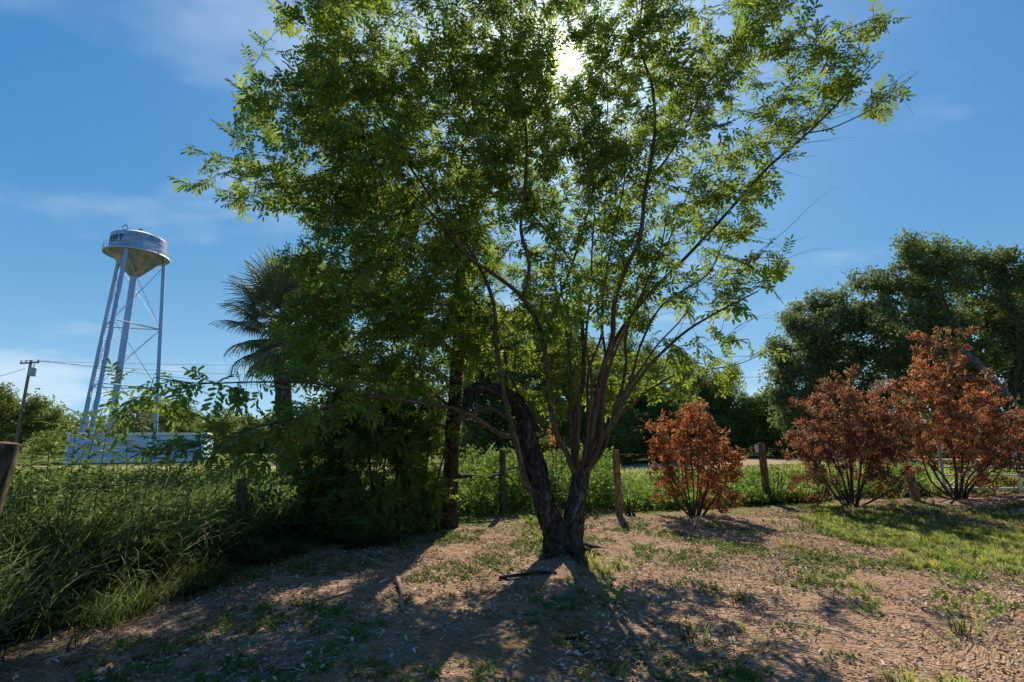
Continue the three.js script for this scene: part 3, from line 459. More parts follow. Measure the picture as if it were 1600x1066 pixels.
bgTree('background_tree', 'dark evergreen behind the smallest dead bush', 1080, 40, [[1070, 610, 50, 40, 0, 120], [1030, 650, 50, 40, 0, 110], [1110, 650, 45, 40, 0, 110], [1075, 690, 70, 20, 0, 60], [1120, 600, 26, 24, 0, 34]], { r: 0.25, mat: darkLeaf, perNode: 3, step: 0.5, kill: 0.62, colors: [[0.9, 1, 1.1], [1, 1.05, 1.15]] });
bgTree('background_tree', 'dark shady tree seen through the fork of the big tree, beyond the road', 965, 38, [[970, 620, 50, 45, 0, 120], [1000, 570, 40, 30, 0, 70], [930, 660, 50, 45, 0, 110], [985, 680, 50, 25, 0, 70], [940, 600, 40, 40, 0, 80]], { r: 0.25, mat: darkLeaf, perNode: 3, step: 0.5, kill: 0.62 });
bgTree('background_tree', 'mid-green tree behind the upper trunks of the big tree', 870, 33, [[860, 600, 50, 45, 0, 110], [830, 550, 50, 45, 0, 100], [890, 540, 50, 40, 0, 90], [870, 660, 60, 35, 0, 90], [910, 600, 35, 40, 0, 60]], { r: 0.22, perNode: 3, mat: oakPale, step: 0.45, kill: 0.58, colors: [[0.7, 0.75, 0.8], [0.8, 0.85, 0.9]] });
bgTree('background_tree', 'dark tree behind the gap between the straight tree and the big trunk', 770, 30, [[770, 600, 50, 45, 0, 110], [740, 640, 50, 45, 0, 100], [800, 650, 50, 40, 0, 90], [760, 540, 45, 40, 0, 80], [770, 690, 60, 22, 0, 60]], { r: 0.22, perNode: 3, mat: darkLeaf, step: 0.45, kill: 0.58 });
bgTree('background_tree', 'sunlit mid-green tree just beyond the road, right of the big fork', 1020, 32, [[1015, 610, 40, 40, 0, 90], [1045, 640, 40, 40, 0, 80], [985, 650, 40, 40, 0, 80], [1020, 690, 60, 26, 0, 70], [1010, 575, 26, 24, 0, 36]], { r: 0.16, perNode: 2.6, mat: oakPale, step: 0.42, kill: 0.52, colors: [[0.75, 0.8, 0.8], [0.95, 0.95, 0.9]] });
bgTree('background_tree', 'olive green tree filling the gap above the smallest dead bush', 1130, 36, [[1130, 620, 40, 34, 0, 90], [1105, 660, 40, 34, 0, 80], [1150, 660, 36, 34, 0, 70], [1125, 695, 50, 20, 0, 60], [1140, 590, 26, 20, 0, 30]], { r: 0.16, perNode: 2.6, step: 0.42, kill: 0.52, colors: [[1.1, 1.1, 1], [1.3, 1.3, 1]] });
bgTree('background_tree', 'leafy tree seen between the double trunk and the slim round post', 930, 30, [[930, 640, 36, 40, 0, 90], [905, 670, 40, 36, 0, 80], [955, 680, 36, 34, 0, 70], [930, 600, 30, 30, 0, 50], [930, 705, 50, 16, 0, 50]], { r: 0.15, perNode: 2.6, mat: oakPale, step: 0.4, kill: 0.5, colors: [[0.7, 0.75, 0.8], [0.9, 0.9, 0.9]] });
bgTree('background_tree', 'tall pale-leaved tree rising behind the fork of stems', 955, 36, [[950, 560, 50, 40, 0, 110], [1000, 590, 46, 40, 0, 100], [910, 590, 46, 44, 0, 100], [960, 640, 70, 40, 0, 110], [985, 540, 30, 24, 0, 40]], { r: 0.2, perNode: 1.6, mat: oakPale, step: 0.45, kill: 0.56, colors: [[0.65, 0.7, 0.8], [0.85, 0.85, 0.9]] });
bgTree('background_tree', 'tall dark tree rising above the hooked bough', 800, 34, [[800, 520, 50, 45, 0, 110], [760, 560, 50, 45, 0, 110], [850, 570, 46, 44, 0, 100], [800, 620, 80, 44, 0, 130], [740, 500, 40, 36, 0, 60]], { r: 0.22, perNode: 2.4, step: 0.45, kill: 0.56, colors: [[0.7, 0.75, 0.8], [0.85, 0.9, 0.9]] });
bgTree('background_tree', 'bushy tree just left of the sky gap, above the square fence post', 1075, 37, [[1070, 600, 40, 34, 0, 90], [1100, 625, 40, 34, 0, 80], [1040, 620, 36, 34, 0, 70], [1075, 570, 26, 20, 0, 36], [1075, 660, 60, 34, 0, 90]], { r: 0.2, perNode: 2.2, step: 0.45, kill: 0.56, colors: [[0.9, 0.95, 0.9], [1.1, 1.1, 0.9]] });
bgTree('background_tree', 'dark round-topped tree behind the utility pole', 30, 62, [[60, 645, 45, 26, 0, 110], [10, 635, 50, 28, 0, 110], [85, 660, 26, 20, 0, 60], [30, 675, 60, 22, 0, 90], [-40, 650, 40, 40, 0, 80]], { r: 0.3, kind: 'far', perNode: 2.6, step: 0.7, kill: 0.9, tip: 0.03, maxR: 0.14, spread: 0.6, colors: [[1, 1, 0.8], [1.3, 1.25, 0.9]] });
bgTree('background_tree', 'dark tree standing behind the water tower legs', 262, 72, [[262, 640, 24, 16, 0, 60], [275, 660, 30, 20, 0, 70], [235, 655, 24, 16, 0, 50], [290, 650, 20, 18, 0, 40]], { r: 0.3, kind: 'far', perNode: 2.6, step: 0.8, kill: 1, tip: 0.03, maxR: 0.14, spread: 0.6 });
bgTree('background_tree', 'low olive green tree between the water tower and the fan palm', 345, 66, [[330, 665, 36, 16, 0, 80], [375, 668, 36, 16, 0, 80], [350, 655, 26, 14, 0, 50]], { r: 0.25, kind: 'far', perNode: 2.6, step: 0.8, kill: 1, tip: 0.03, maxR: 0.14, spread: 0.6, mat: oakPale, colors: [[0.8, 0.75, 0.8], [0.9, 0.85, 0.8]] });
bgTree('background_tree', 'low olive green tree behind the fan palm trunk', 445, 64, [[420, 664, 34, 16, 0, 70], [470, 660, 40, 20, 0, 90], [500, 670, 36, 16, 0, 70]], { r: 0.25, kind: 'far', perNode: 2.6, step: 0.8, kill: 1, tip: 0.03, maxR: 0.14, spread: 0.6, mat: oakPale, colors: [[0.7, 0.7, 0.8], [0.85, 0.8, 0.8]] });
bgTree('background_tree', 'pale green tree at the foot of the utility pole, beside the blue building', 80, 44, [[80, 690, 26, 14, 0, 60], [60, 705, 30, 12, 0, 50], [100, 702, 20, 12, 0, 30]], { r: 0.1, perNode: 2.5, step: 0.45, kill: 0.55, mat: oakPale, colors: [[1, 1, 1], [1.2, 1.05, 0.8]] });
[[735, 34, 'behind the fence rail'], [820, 36, 'behind the hooked bough'], [905, 35, 'seen through the double trunk'], [985, 40, 'beside the sandy driveway'], [1125, 41, 'between smallest dead bush and square post'], [1250, 33, 'behind the wide dead bush, towards the sky gap'], [1330, 34, 'behind the wide dead bush, below the rounded oak'], [1420, 33, 'behind the short leaning post'], [1510, 33, 'behind the tallest dead bush'], [1590, 33, 'behind the metal gate'], [400, 58, 'beyond the fan palm trunk'], [300, 60, 'beyond the blue building end'], [600, 44, 'behind the thicket'], [520, 52, 'between fan palm and thicket']].forEach(([px, d, where], k) => bgTree('roadside_shrub', 'dense green roadside shrub ' + where, px, d, [[px - 25, 700, 34, 18, 0, 60], [px + 28, 698, 34, 20, 0, 60], [px, 682, 34, 20, 0, 60], [px, 710, 50, 10, 0, 40]], { seed: 1200 + k * 13, r: 0.08, mat: [darkLeaf, oakLeaf, oakPale][k % 3], perNode: 2.6, step: 0.35, kill: 0.42, tip: 0.012, maxR: 0.06, spread: 0.3, category: 'shrub', group: 'shrubs beyond the road', colors: [[0.8, 0.8, 0.8], [1, 1, 0.95]], size: d > 42 ? 1.6 : 1.1 }));
{ // distant wood closing the view
  const R = rng(900), list = [], cc = [];
  for (let k = 0; k < 9000; k++) { const x = (R() * 2 - 1) * 210, z = -85 - R() * 26 - Math.abs(x) * 0.1, h = 4.8 + 2.6 * fbm(x * 0.06, 1.1, 3) + 1.6 * fbm(x * 0.3, 4, 3), y = R() * h; list.push(basis(V(x, y, z), rdir(R), rdir(R), 2.2 + R() * 1.4)); const s = 0.7 + R() * 0.6; cc.push(new THREE.Color().setRGB(s, s, s * 0.9)); }
  stuffObj(instances(clump('far')[0], oakLeaf, list, cc), 'distant_wood', 'low band of dark green woods along the horizon', 'woods');
}

// ------------------------------------------------------------------ palms
function frondGeo(seed, droop, dead) {
  const R = rng(seed), g = new Geo(), pet = dead ? 0.5 : 0.9;
  const pts = []; for (let k = 0; k <= 4; k++) { const t = k / 4; pts.push(V(0, -droop * 0.3 * t * t * pet, t * pet)); } g.tube(pts, [0.03, 0.024, 0.02, 0.016, 0.012], 5, false);
  const hub = pts[4], n = 44;
  for (let k = 0; k < n; k++) {
    const a = (k / (n - 1) * 2 - 1) * 2.15, L = (0.98 - 0.18 * Math.abs(a) / 2.15) * (0.92 + R() * 0.16) * (dead ? 0.85 : 1), W = 0.045 * (dead ? 0.6 : 1);
    let d = V(Math.sin(a), 0.18 + 0.25 * Math.cos(a * 1.5), Math.cos(a)).normalize(), p = hub.clone(); const side = V(Math.cos(a), 0, -Math.sin(a)); const b = g.p.length / 3, seg = 5;
    for (let s = 0; s <= seg; s++) { const t = s / seg, w = W * (t < 0.5 ? 0.35 + t * 1.3 : 2 * (1 - t) + 0.02) * 0.5; for (const q of [-1, 1]) { g.p.push(p.x + side.x * w * q, p.y + (q > 0 ? 0.012 : 0) * (k % 2 ? 1 : -1), p.z + side.z * w * q); g.n.push(0, 1, 0); g.u.push(q, t); } d.y -= (droop * 0.16 + 0.1 * t * (1 + R() * 0.8)) * (0.4 + t * 1.5); d.normalize(); p.addScaledVector(d, L / seg); }
    for (let s = 0; s < seg; s++) { const o = b + s * 2; g.i.push(o, o + 1, o + 2, o + 1, o + 3, o + 2); }
  }
  return g.build(true);
}
function palm(label, px, py, d, scale, n, seed, r) {
  const R = rng(seed), f = foot(px + 8, d), c = pt(px, py, d), t = thing('fan_palm', label, 'palm tree'), green = leafMat(0.19, 0.215, 0.115, 0.35, 0.3, 0.65), deadM = leafMat(0.26, 0.19, 0.12, 0.2, 0.4, 0.7);
  const pts = [], N = 40; for (let k = 0; k <= N; k++) pts.push(f.clone().lerp(c, k / N).add(V(0.05 * Math.sin(k * 0.13), 0, 0)));
  part(t, 'trunk', new Geo().tube(pts, (k, a) => r * (1.05 + 0.1 * ((k % 3) / 3) + 0.06 * Math.sin(a * 5 + k)), 14).build(), std(0.3, 0.225, 0.16, 0.95, { map: barkTex, bumpMap: barkBump, bumpScale: 0.03 }));
  const boots = []; for (let k = 0; k < 26; k++) { const a = k * 2.4, y = c.y - 0.15 - (k / 26) * 1.1, q = V(c.x, y, c.z), o = V(Math.cos(a), 0, Math.sin(a)); boots.push(tubeGeo([q.clone().addScaledVector(o, r * 0.7), q.clone().addScaledVector(o, r * 1.3).add(V(0, 0.14, 0)), q.clone().addScaledVector(o, r * 1.9).add(V(0, 0.32, 0))], [0.06, 0.045, 0.02], 5)); }
  boots.forEach((g) => part(t, 'leaf_base', g, deadM));
  const live = [0.35, 0.8, 1.3].map((q, k) => frondGeo(seed + k, q)), dead = [0.9, 1.3].map((q, k) => frondGeo(seed + 9 + k, q, true));
  for (let k = 0; k < n; k++) {
    const a = k * 2.39996, e = 1.3 - 2.35 * (k / n), m = part(t, 'frond', live[clamp((k / n * 3) | 0, 0, 2)], green);
    m.position.copy(c).add(V(Math.cos(a) * 0.12, 0.1 + 0.25 * (1 - k / n), Math.sin(a) * 0.12)); m.rotation.set(-e, a, (R() - 0.5) * 0.5, 'YXZ'); m.scale.setScalar(scale * (0.85 + R() * 0.25));
  }
  for (let k = 0; k < 12; k++) { const a = k * 2.1 + 0.4, m = part(t, 'dead_frond', dead[k % 2], deadM); m.position.copy(c).add(V(Math.cos(a) * 0.15, -0.1, Math.sin(a) * 0.15)); m.rotation.set(0.9 + R() * 0.4, a, (R() - 0.5) * 0.6, 'YXZ'); m.scale.setScalar(scale * (0.8 + R() * 0.2)); }
}
palm('tall fan palm with shaggy grey-green head, between water tower and big tree', 442, 512, 14, 1.05, 54, 610, 0.2);
palm('small far fan palm with a pale green head behind the blue building', 214, 655, 52, 1.1, 24, 640, 0.2);

// ------------------------------------------------------------------ water tower
{
  const d = 58.6, ax = pt(214, 400, d), f = V(ax.x, 0, ax.z), vx = V(-f.x, 0, -f.z).normalize(), sx = V(-vx.z, 0, vx.x).negate();   // vx toward the viewer, sx to the viewer's right
  if (sx.x < 0) sx.negate();
  const yW = pt(214, 399, d).y, cx = f.x, cz = f.z;
  const t = thing('water_tower', 'tall pale blue water tower with conical bottom and black lettering', 'water tower', f);
  const at = (ang, r, y) => vx.clone().multiplyScalar(Math.cos(ang) * r).addScaledVector(sx, Math.sin(ang) * r).setY(y);
  const paint = std(0.26, 0.38, 0.62, 0.55), tankPaint = std(0.28, 0.41, 0.66, 0.5, { map: paintTex }), tan = std(0.44, 0.37, 0.31, 0.6, { map: paintTex }), steel = std(0.42, 0.48, 0.58, 0.55), roofM = std(0.72, 0.66, 0.62, 0.7);
  const R = 2.85, hC = 2.15;
  const lathe = (pts, m, name) => part(t, name, new THREE.LatheGeometry(pts.map(([x, y]) => new THREE.Vector2(x, y)), 48), m);
  lathe([[R, yW], [R, yW + hC * 0.5], [R, yW + hC - 0.12], [R - 0.06, yW + hC - 0.02], [R - 0.2, yW + hC + 0.03]], tankPaint, 'tank_wall');
  lathe([[R - 0.2, yW + hC + 0.03], [1.5, yW + hC + 0.55], [0.35, yW + hC + 1.0], [0, yW + hC + 1.02]], roofM, 'tank_roof');
  lathe([[R, yW - 0.02], [R * 0.97, yW - 0.14], [1.6, yW - 1.55], [0.5, yW - 2.75], [0.36, yW - 2.85]], tan, 'cone_bottom');
  lathe([[0.36, yW - 2.85], [0.36, 0]], paint, 'riser_pipe');
  lathe([[0.26, yW + hC + 1.0], [0.26, yW + hC + 1.25], [0.0, yW + hC + 1.3]], std(0.12, 0.13, 0.15), 'roof_vent');
  part(t, 'roof_hatch', new THREE.TorusGeometry(0.32, 0.09, 8, 20).translate(at(-0.75, 2.2, yW + hC + 0.55).x, yW + hC + 0.55, at(-0.75, 2.2, 0).z), paint);
  for (const h of [0.55, 1.25]) part(t, 'seam_band', new THREE.TorusGeometry(R + 0.004, 0.022, 6, 56).rotateX(Math.PI / 2).translate(0, yW + h * 1.0 + 0.1, 0), paint);
  // walkway, rail and posts
  part(t, 'walkway', new THREE.LatheGeometry([[R + 0.01, yW - 0.06], [R + 0.55, yW - 0.06], [R + 0.55, yW - 0.2], [R + 0.5, yW - 0.2], [R + 0.5, yW - 0.1], [R + 0.01, yW - 0.1]].map(([x, y]) => new THREE.Vector2(x, y)), 48), steel);
  for (const h of [0.4, 0.78]) part(t, 'handrail', new THREE.TorusGeometry(R + 0.52, 0.02, 6, 56).rotateX(Math.PI / 2).translate(0, yW + h - 0.06, 0), steel);
  const rp = new THREE.CylinderGeometry(0.018, 0.018, 0.84, 5).translate(0, 0.36, 0);
  for (let k = 0; k < 28; k++) { const m = part(t, 'rail_post', rp, steel), p = at(k / 28 * 6.2832, R + 0.52, yW - 0.06); m.position.copy(p); }
  const angs = [-22, 98, -142].map((a) => a * Math.PI / 180), top = (a) => at(a, R * 0.985, yW - 0.1), foot2 = (a) => at(a, R * 1.58, 0), on = (a, s) => foot2(a).lerp(top(a), s);
  for (const a of angs) part(t, 'leg', bar(foot2(a), top(a), 0.23, 12, 0.21), paint);
  for (let k = 0; k < 3; k++) {
    const a = angs[k], b = angs[(k + 1) % 3];
    for (const s of [0.32, 0.63]) part(t, 'strut', bar(on(a, s), on(b, s), 0.08, 6), steel);
    for (const [s0, s1] of [[0.0, 0.32], [0.32, 0.63], [0.63, 0.97]]) { part(t, 'brace_rod', bar(on(a, s0), on(b, s1), 0.035, 5), steel); part(t, 'brace_rod', bar(on(b, s0), on(a, s1), 0.035, 5), steel); }
  }
  // ladder up the front leg
  const la = angs[0], out = at(la - 0.7, 0.42, 0), side = at(la + 1.57, 0.2, 0), lad = [];
  for (const s of [-1, 1]) part(t, 'ladder_rail', bar(on(la, 0.02).add(out).addScaledVector(side, s), on(la, 0.98).add(out).addScaledVector(side, s), 0.035, 5), paint);
  const rungs = []; for (let k = 0; k < 70; k++) rungs.push(bar(on(la, 0.03 + k * 0.0136).add(out).addScaledVector(side, -1), on(la, 0.03 + k * 0.0136).add(out).add(side), 0.018, 4));
  part(t, 'ladder_rungs', mergeGeometries(rungs), paint, true);
  const font = await new FontLoader().loadAsync('fonts/droid/droid_sans_bold.typeface.json'), ink = std(0.02, 0.022, 0.03, 0.6);
  [['P', -77], ['O', -64], ['R', -50.5], ['T', -38]].forEach(([ch, deg]) => {
    const g = new TextGeometry(ch, { font, size: 0.86, depth: 0.02, curveSegments: 6 }); g.computeBoundingBox(); g.translate(-(g.boundingBox.max.x + g.boundingBox.min.x) / 2, 0, 0).scale(0.82, 1, 1);
    // bend the glyph round the tank
    const a0 = deg * Math.PI / 180, p = g.attributes.position; for (let i = 0; i < p.count; i++) { const q = at(a0 + p.getX(i) / R, R + 0.005 + p.getZ(i), yW + 0.75 + p.getY(i)); p.setXYZ(i, q.x, q.y, q.z); } g.computeVertexNormals();
    part(t, 'letter', g, ink);
  });
}

// ------------------------------------------------------------------ blue building, poles, lines
{
  const a = gp(100, 740), d0 = 33, d1 = 36, L = pt(108, 690, d0), Rr = pt(318, 690, d1), len = L.distanceTo(Rr), t = thing('low_building', 'long low pale blue building with white roof edge below the water tower', 'building', V(L.x, 0, L.z));
  t.rotation.y = -Math.atan2(Rr.z - L.z, Rr.x - L.x);
  const h = pt(150, 679, d0).y, blue = std(0.40, 0.58, 0.80, 0.7), white = std(0.72, 0.73, 0.75, 0.6), grey = std(0.42, 0.38, 0.38, 0.6);
  part(t, 'wall', boxGeo(0, len, 0, h, -5, 0), blue); part(t, 'roof_edge', boxGeo(-0.2, len + 0.2, h, h + 0.14, -5.2, 0.2), white); part(t, 'base_band', boxGeo(-0.02, len + 0.02, 0, 0.32, -0.02, 0.03), white);
  for (const x of [2.4, 5.6]) { const w = part(t, 'window', boxGeo(x, x + 1.1, 1.05, 1.5, -0.04, 0.03), grey); part(w, 'frame', boxGeo(x - 0.06, x + 1.16, 1.5, 1.56, -0.02, 0.05), white); part(w, 'sill', boxGeo(x - 0.06, x + 1.16, 0.98, 1.05, -0.02, 0.07), white); }
  for (const x of [-0.12, 4.3, len - 0.05]) part(t, 'corner_post', boxGeo(x, x + 0.16, 0, h - 0.01, 0.0, 0.1), white);
}
const poleWood = std(0.42, 0.33, 0.25, 0.9, { map: woodTex }), dark = std(0.10, 0.095, 0.09, 0.7);
const lineStart = [];
{
  const d = 60, b = foot(25, d), topY = pt(52, 563, d).y, t = thing('utility_pole', 'wooden utility pole with crossarm and grey transformer', 'utility pole', b), hh = topY - b.y, s = V(0.97, 0, 0.24).normalize();
  part(t, 'pole', bar(V(0, -0.2, 0), V(0, hh, 0), 0.2, 10, 0.14), poleWood);
  part(t, 'crossarm', (() => { const g = new THREE.BoxGeometry(3.0, 0.16, 0.14); g.rotateY(-0.25); g.translate(0, hh - 0.35, 0.17); return g; })(), std(0.2, 0.16, 0.13, 0.9));
  for (const x of [-1.4, -0.6, 1.4]) { part(t, 'insulator', new THREE.LatheGeometry([[0, 0], [0.06, 0.02], [0.05, 0.1], [0.09, 0.14], [0.05, 0.24], [0, 0.26]].map((q) => new THREE.Vector2(...q)), 10).translate(s.x * x, hh - 0.27, s.z * x + 0.17), dark); lineStart.push(b.clone().add(V(s.x * x, hh - 0.02, s.z * x + 0.17))); }
  const tr = part(t, 'transformer', new THREE.LatheGeometry([[0, 0], [0.34, 0.02], [0.36, 0.08], [0.36, 0.95], [0.38, 1.0], [0.3, 1.08], [0, 1.1]].map((q) => new THREE.Vector2(...q)), 18).translate(0.62, hh - 2.0, 0.2), std(0.34, 0.37, 0.42, 0.5));
  part(tr, 'bushing', bar(V(0.62, hh - 0.92, 0.2), V(0.66, hh - 0.5, 0.2), 0.05, 6), dark); part(t, 'bracket', boxGeo(0.1, 0.3, hh - 1.5, hh - 1.35, 0.1, 0.3), dark);
}
const sagLine = (a, b, s) => { const p = []; for (let k = 0; k < 8; k++) { const t = k / 8; p.push(a.clone().lerp(b, t).add(V(0, -s * 4 * t * (1 - t), 0))); } return p; };
const sag = (a, b, s) => { const p = []; for (let k = 0; k <= 40; k++) { const t = k / 40; p.push(a.clone().lerp(b, t).add(V(0, -s * 4 * t * (1 - t), 0))); } return p; };
[['uppermost overhead line from the pole crossarm to beyond the big oak', pt(1900, 520, 38), 1.4], ['middle overhead line from the pole crossarm to beyond the big oak', pt(1900, 555, 38), 2.2], ['lowest overhead line from the pole crossarm to beyond the big oak', pt(1900, 590, 38), 3.0]].forEach(([label, end, s], k) => { const t = thing('power_line', label, 'power line', null, 'overhead power lines'); part(t, 'wire', tubeGeo(sag(lineStart[k], end, s), 0.018, 4), dark); });
{ const t = thing('power_line', 'overhead line running from the pole out of the picture to the side', 'power line', null, 'overhead power lines'); part(t, 'wire', tubeGeo(sag(lineStart[1].clone().add(V(0, -1, 0)), pt(-200, 620, 50), 0.6), 0.025, 4), dark); }

// ------------------------------------------------------------------ fence posts, rail, gate
function post(px, pyTop, pyBase, r, label, mat, o = {}) {
  const b = o.base || gp(px, pyBase), d = -b.z, top = pt(o.topX ?? px, pyTop, d), t = thing('fence_post', label, 'fence post', b, 'fence posts'), e = top.sub(b);
  const pts = []; for (let k = 0; k <= 10; k++) pts.push(e.clone().multiplyScalar(k / 10).add(V(0, k ? 0 : -0.1, 0)));
  part(t, 'post', new Geo().tube(pts, (k, a, p) => r * (1 + 0.08 * perlin.noise(Math.cos(a) * 2 + px, p.y * 2, Math.sin(a) * 2)) * (k === 10 ? 0.93 : 1), o.sides || 12).build(), mat);
  if (o.cap) part(t, 'bracket', boxGeo(-r - 0.05, -r + 0.01, e.y - 0.25, e.y - 0.05, -0.04, 0.04).translate(e.x, 0, e.z), std(0.6, 0.6, 0.62, 0.4));
  return [b, e];
}
const wood1 = std(0.40, 0.28, 0.19, 0.9, { map: woodTex }), wood2 = std(0.17, 0.14, 0.115, 0.95, { map: woodTex }), wood3 = std(0.36, 0.24, 0.17, 0.9, { map: woodTex });
post(-10, 692, 1000, 0.14, 'thick dark fence post at the picture edge by the tall grass', wood2, { base: V(-4.76, 0, -4.55), topX: 2 });
post(378, 748, 856, 0.075, 'dark fence post standing in the tall grass under the hanging bough', wood2);
post(785, 703, 802, 0.07, 'grey fence post in the green vines behind the big trunk', wood2);
post(968, 703, 806, 0.075, 'slim round fence post between the big tree and the smallest dead bush', wood1, { topX: 962 });
post(1200, 692, 785, 0.1, 'square-topped fence post with a metal bracket between two dead bushes', wood3, { topX: 1189, sides: 4, cap: true });
post(1432, 728, 783, 0.095, 'short leaning reddish fence post between the wide and the tallest dead bush', wood3, { topX: 1418 });
[['top', 0.93], ['middle', 0.65], ['bottom', 0.35]].forEach(([w, q]) => { const at = (px, y0, y1) => { const b = gp(px, y1), p = pt(px, lerp(y1, y0, q), -b.z); p.z += 0.09; return p; }, pts = [at(378, 748, 856), at(560, 735, 845), at(785, 703, 802), at(965, 703, 806), at(1192, 692, 785), at(1423, 728, 783), at(1560, 690, 772)], path = []; for (let k = 0; k < pts.length - 1; k++) sagLine(pts[k], pts[k + 1], 0.03 + 0.02 * (k % 2)).forEach((p) => path.push(p)); const t = thing('fence_wire', w + ' strand of sagging wire strung along the fence posts', 'fence wire', null, 'fence wires'); part(t, 'wire', tubeGeo(path, 0.003, 4), std(0.16, 0.13, 0.11, 0.8)); });
{ const a = gp(785, 802), d = -a.z, t = thing('fence_rail', 'dark weathered rail nailed between the straight tree and a fence post', 'fence rail'); part(t, 'rail', tubeGeo([pt(712, 744, d - 0.4), pt(750, 745, d - 0.2), pt(788, 743, d)], [0.05, 0.05, 0.045], 8), wood2); }
{
  const b = gp(1590, 772), d = -b.z, t = thing('metal_gate', 'pale tubular metal gate half hidden by the tallest dead bush', 'gate', b), m = std(0.60, 0.57, 0.52, 0.5), top = pt(1590, 682, d).y - b.y, r = 0.028;
  const x0 = -1.7, x1 = 2.2;
  for (const q of [0.06, 0.3, 0.44, 0.56, 0.72, 1]) part(t, 'rail', bar(V(x0, top * q, 0), V(x1, top * q, 0), q === 1 || q < 0.1 ? r * 1.25 : r * 0.7, 8), m);
  for (const x of [x0, 0.1, x1]) part(t, 'upright', bar(V(x, 0.03, 0.012), V(x, top + 0.02, 0.012), r * 1.2, 8), m);
  part(t, 'diagonal', bar(V(x0, 0.1, 0.03), V(0.1, top, 0.03), r * 0.8, 6), m);
}

// ------------------------------------------------------------------ grass, weeds, litter
function inPoly(x, z, poly) { let c = false; for (let i = 0, j = poly.length - 1; i < poly.length; j = i++) { const a = poly[i], b = poly[j]; if ((a.z > z) !== (b.z > z) && x < (b.x - a.x) * (z - a.z) / (b.z - a.z) + a.x) c = !c; } return c; }
function spread(R, n, poly, make, keep) {
  let x0 = 1e9, x1 = -1e9, z0 = 1e9, z1 = -1e9; poly.forEach((p) => { x0 = Math.min(x0, p.x); x1 = Math.max(x1, p.x); z0 = Math.min(z0, p.z); z1 = Math.max(z1, p.z); });
  const list = [], cc = []; let tries = 0;
  while (list.length < n && tries++ < n * 60) { const x = lerp(x0, x1, R()), z = lerp(z0, z1, R()); if (!inPoly(x, z, poly)) continue; if (keep && !keep(x, z)) continue; const [m, c] = make(V(x, H(x, z), z), R); list.push(m); cc.push(c); }
  return [list, cc];
}
const turned = (p, R, s, sy = s) => new THREE.Matrix4().compose(p, new THREE.Quaternion().setFromEuler(new THREE.Euler((R() - 0.5) * 0.25, R() * 6.283, (R() - 0.5) * 0.25)), V(s, sy, s));
const shade = (R, c, j = 0.3) => { const s = 1 - j + R() * 2 * j; return new THREE.Color().setRGB(c[0] * s, c[1] * s, c[2] * s); };
function tuftGeo(seed, n, L, W, rad, arch) { const R = rng(seed), g = new Geo(); for (let k = 0; k < n; k++) { const a = R() * 6.283, q = Math.sqrt(R()) * rad, dir = V(Math.cos(a), 0, Math.sin(a)); g.blade(V(Math.cos(a + 1) * q, -0.02, Math.sin(a + 1) * q), dir, L * (0.55 + R() * 0.6), W * (0.7 + R() * 0.6), arch * (0.5 + R()), 5); } return g.build(); }
const grassMat = leafMat(0.11, 0.18, 0.04, 0.55, 0.15, 0.85), lawnMat = leafMat(0.28, 0.37, 0.06, 0.55, 0.2, 0.85);
const poly = (l) => l.map(([x, y]) => gp(x, y));
{ // tall guinea grass at the left
  const R = rng(801), P = [V(-3.3, 0, -2.6), ...poly([[60, 985], [150, 950], [260, 912], [370, 872], [450, 850], [520, 842]]), ...poly([[520, 790], [330, 790]]), V(-9, 0, -9), V(-9.5, 0, -3)];
  const geos = [tuftGeo(1, 20, 1.15, 0.018, 0.12, 1.5), tuftGeo(2, 22, 1.0, 0.016, 0.13, 1.7)];
  geos.forEach((g, k) => { const [l, c] = spread(R, 900, P, (p, R) => { const left = sstep(-p.x, 3.0, 5.5); return [turned(p, R, 0.8 + R() * 0.25, (0.68 + 0.5 * left) * (0.8 + R() * 0.4)), shade(R, R() < 0.14 ? [2.3, 1.7, 1.5] : [1, 1, 1])]; }); stuffObj(instances(g, grassMat, l, c), 'tall_grass', k ? 'finer blades of the waist-high grass along the yard edge' : 'waist-high arching grass along the yard edge', 'grass'); });
}
{ // stragglers creeping onto the earth
  const R = rng(805), E = poly([[40, 985], [150, 945], [260, 905], [370, 868], [470, 846], [600, 842], [640, 852], [480, 866], [390, 893], [270, 945], [170, 990], [60, 1035]]), [l, c] = spread(R, 420, E, (p, R) => [turned(p, R, 0.22 + R() * 0.35), shade(R, R() < 0.3 ? [2.2, 1.6, 1.4] : [1.1, 1.1, 1])], (x, z) => fbm(x * 1.3, z * 1.3, 4, 3) > -0.08);
  stuffObj(instances(tuftGeo(6, 12, 0.9, 0.014, 0.16, 2.0), grassMat, l, c), 'edge_grass', 'low straggling grass creeping onto the bare earth', 'grass');
}
{ // broad-leaved weeds among the tall grass
  const R = rng(803), P = poly([[-60, 960], [60, 960], [200, 915], [360, 865], [500, 838], [520, 790], [330, 790], [-100, 800]]);
  const [l, c] = spread(R, 3600, P, (p, R) => { p.y += (0.1 + R() * 0.95) * clamp(0.55 + 1.4 * fbm(p.x * 0.8, p.z * 0.8, 5.1, 3), 0.15, 1.1); return [basis(p, rdir(R).add(V(0, 0.5, 0)), rdir(R), 0.8 + R() * 0.6), shade(R, [0.85, 0.95, 0.95], 0.35)]; });
  stuffObj(instances(clump('vine')[0], vineLeaf, l, c), 'grass_weeds', 'leafy weeds tangled through the tall grass', 'weeds');
}
